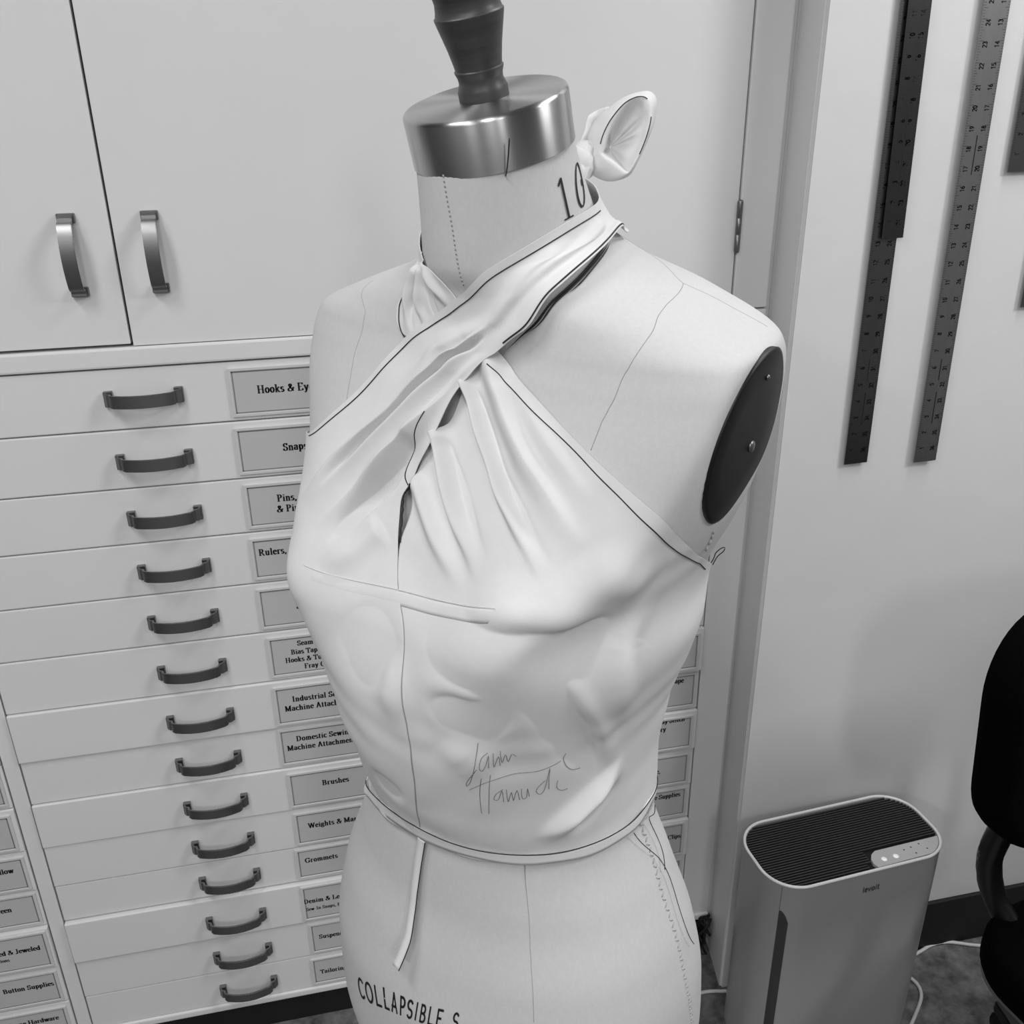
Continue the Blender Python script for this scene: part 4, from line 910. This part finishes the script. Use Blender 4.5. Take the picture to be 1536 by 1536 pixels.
v, f = polys_to(pl, lambda u, q: (.008 + (u - wd / 2) * .0112, -HY - .0004, .405 + q * .0112)); lg = data_obj('printed_logo', v, f, M['logo'], pu, smooth=False)
# dark vent recess down the left flank
vent = [(-.150, .365), (-.139, .352), (-.137, .335), (-.137, .03), (-.150, .03)]
def flank(x, z, o):                                            # wraps round the rounded corner
    cx, cy = -HX + RC, -HY + RC
    if x >= cx: return (x, -HY - o, z)
    a = (cx - x) / RC; a = min(a, 1.45); return (cx - math.sin(a) * (RC + o), cy - math.cos(a) * (RC + o), z)
cols_ = np.linspace(0, 1, 9)
def vent_strip(xl, xr, ztop_l, ztop_r, zb, o, m, name):
    V = []; F = []
    for i, s in enumerate(cols_):
        x = xl + (xr - xl) * s; zt = ztop_l + (ztop_r - ztop_l) * s ** 2.2
        for z in np.linspace(zb, zt, 6): V.append(flank(x, z, o))
    for i in range(8):
        for j in range(5): F.append((i * 6 + j, i * 6 + 6 + j, i * 6 + 7 + j, i * 6 + 1 + j))
    ob = data_obj(name, V, F, m, pu, smooth=False); md = ob.modifiers.new('t', 'SOLIDIFY'); md.thickness = .0006; return ob
vent_strip(-.1555, -.1395, .392, .368, .03, .0005, M['sidegrey'], 'side_vent')['label'] = 'dark vent slot in the left flank'
vent_strip(-.1562, -.1556, PH - .008, PH - .008, .02, .0004, M['logo'], 'panel_joint')
# its cord
def cord(name, pts, r, m, parent=None, seg=7):
    P = catmull(np.array(pts, float), .012); v, f = tube_pts(P, r, seg); return data_obj(name, v, f, m, parent)
Mi = Matrix.Rotation(-math.radians(3.6), 4, 'Z') @ Matrix.Translation((-.806, -1.0955, 0))
pc = [(.985, 1.13, .05), (.99, 1.15, .02), (1.02, 1.165, .004), (1.095, 1.184, .004), (1.13, 1.194, .004), (1.169, 1.193, .004), (1.222, 1.172, .004), (1.30, 1.15, .004), (1.42, 1.16, .004)]
cord('power_cord', [tuple(Mi @ Vector(p)) for p in pc], .0036, M['cord'], pu)
o = cord('extension_cord', [(.50, 1.17, .004), (.56, 1.185, .004), (.628, 1.195, .004), (.69, 1.185, .004), (.80, 1.185, .004), (.93, 1.18, .004), (1.008, 1.165, .004), (1.043, 1.131, .004), (1.040, 1.095, .004), (.995, 1.052, .004), (.93, 1.0, .004), (.86, .93, .004)], .0036, M['cord'])
tag(o, 'white cord on the floor, passing behind the air purifier and looping at its right foot', 'cord')
# black cable tangle by the toe kick
parts = []
r2 = random.Random(3)
for i in range(6):
    P = [(.650 + r2.uniform(-.035, .022), 1.300 - r2.uniform(0.0, .03), .004 + r2.random() * .1) for _ in range(5)]
    P = [(.635 + .007 * i, 1.306, .070)] + P
    parts.append(tube_pts(catmull(np.array(P), .01), .003, 6))
v, f = join(parts); o = data_obj('cable_bundle', v, f, M['dark']); tag(o, 'black tangle of cable at the foot of the cabinet beside the wall corner', 'cable')

# ------------------------------------------------------------------ office chair
ch = tag(empty('office_chair', (1.10, .70, 0), math.radians(10)), 'black fabric task chair at the right edge with a curved steel back bar', 'chair')
# local frame: +x to the sitter's left as seen here, -y = the way it faces
def cushion(name, c, hx, hz, ty, r, m, tilt, curve, axis):
    """rounded pad; axis 'y' = upright back, 'z' = seat"""
    V = []; F = []; rows = []
    prof = [(.0, -1.0), (.55, -1.0), (.86, -.86), (.98, -.5), (1.0, 0), (.98, .5), (.86, .86), (.55, 1.0), (.0, 1.0)]
    out = np.array(rrect(hx, hz, r, 10)); k = len(out)
    inner = np.array(rrect(hx, hz, r, 10))
    for s, h in prof:
        q = out * (0.001 if s == 0 else (1 - (1 - s) * .16 if s > .5 else s))
        for x, z in q:
            bend = curve * (x / hx) ** 2
            if axis == 'y': V.append((c[0] + x, c[1] + h * ty - bend + z * tilt, c[2] + z))
            else: V.append((c[0] + x, c[1] + z, c[2] + h * ty + bend * .3))
    for i in range(len(prof) - 1): F += [(i * k + j, i * k + (j + 1) % k, (i + 1) * k + (j + 1) % k, (i + 1) * k + j) for j in range(k)]
    o = data_obj(name, V, F, m, ch); b3 = bmesh.new(); b3.from_mesh(o.data); bmesh.ops.recalc_face_normals(b3, faces=b3.faces); b3.to_mesh(o.data); b3.free()
    return o
CB = (-.074, .171, .865)
cushion('backrest', CB, .225, .160, .034, .098, M['mesh'], .10, .02, 'y')
cushion('seat', (.012, .0, .435), .215, .215, .035, .10, M['mesh'], 0, .02, 'z')
cushion('seat_shell', (.012, .02, .398), .200, .195, .012, .09, M['shell'], 0, 0, 'z')
MC = (Matrix.Translation((1.10, .70, 0)) @ Matrix.Rotation(math.radians(10), 4, 'Z')).inverted()
P = np.array([tuple(MC @ (Vector(p) + Vector((.018, 0, 0)))) for p in [(.930, .875, .73), (.920, .895, .66), (.912, .905, .60), (.908, .905, .55), (.920, .890, .49), (.950, .850, .43), (.99, .80, .37), (1.06, .74, .36)]])
for s in (1, -1):
    Q = P.copy()
    if s < 0: Q[:, 0] = 2 * CB[0] - Q[:, 0]
    v, f = tube_pts(catmull(Q, .01), .0185, 12); data_obj('side_bar', v, f, M['chairbar'], ch)
    bm = bmesh.new(); x0 = Q[0][0]; box(bm, x0 - .032, x0 + .032, Q[0][1] - .012, Q[0][1] + .022, .66, .715, .006); mesh_obj('bracket', bm, M['chairbar'], ch)
v, f = lathe([(.03, .06), (.03, .25), (.018, .255), (.018, .36), (.05, .365), (.05, .387), (.00001, .387)], 20); data_obj('post', v, f, M['chairbar'], ch)
for i in range(5):
    a = math.radians(74 + 72 * i); cs_, sn_ = math.cos(a), math.sin(a)
    bm = bmesh.new(); box(bm, .02, .30, -.019, .019, .058, .085, .006)
    lg = mesh_obj('leg', bm, M['chairbar'], ch); lg.rotation_euler = (0, 0, a)
    v, f = lathe([(.024, -.011), (.027, -.007), (.027, .007), (.024, .011), (.00001, .011)], 16)
    data_obj('caster', [(x + .285, z, y + .027) for x, y, z in v], f, M['dark'], lg)
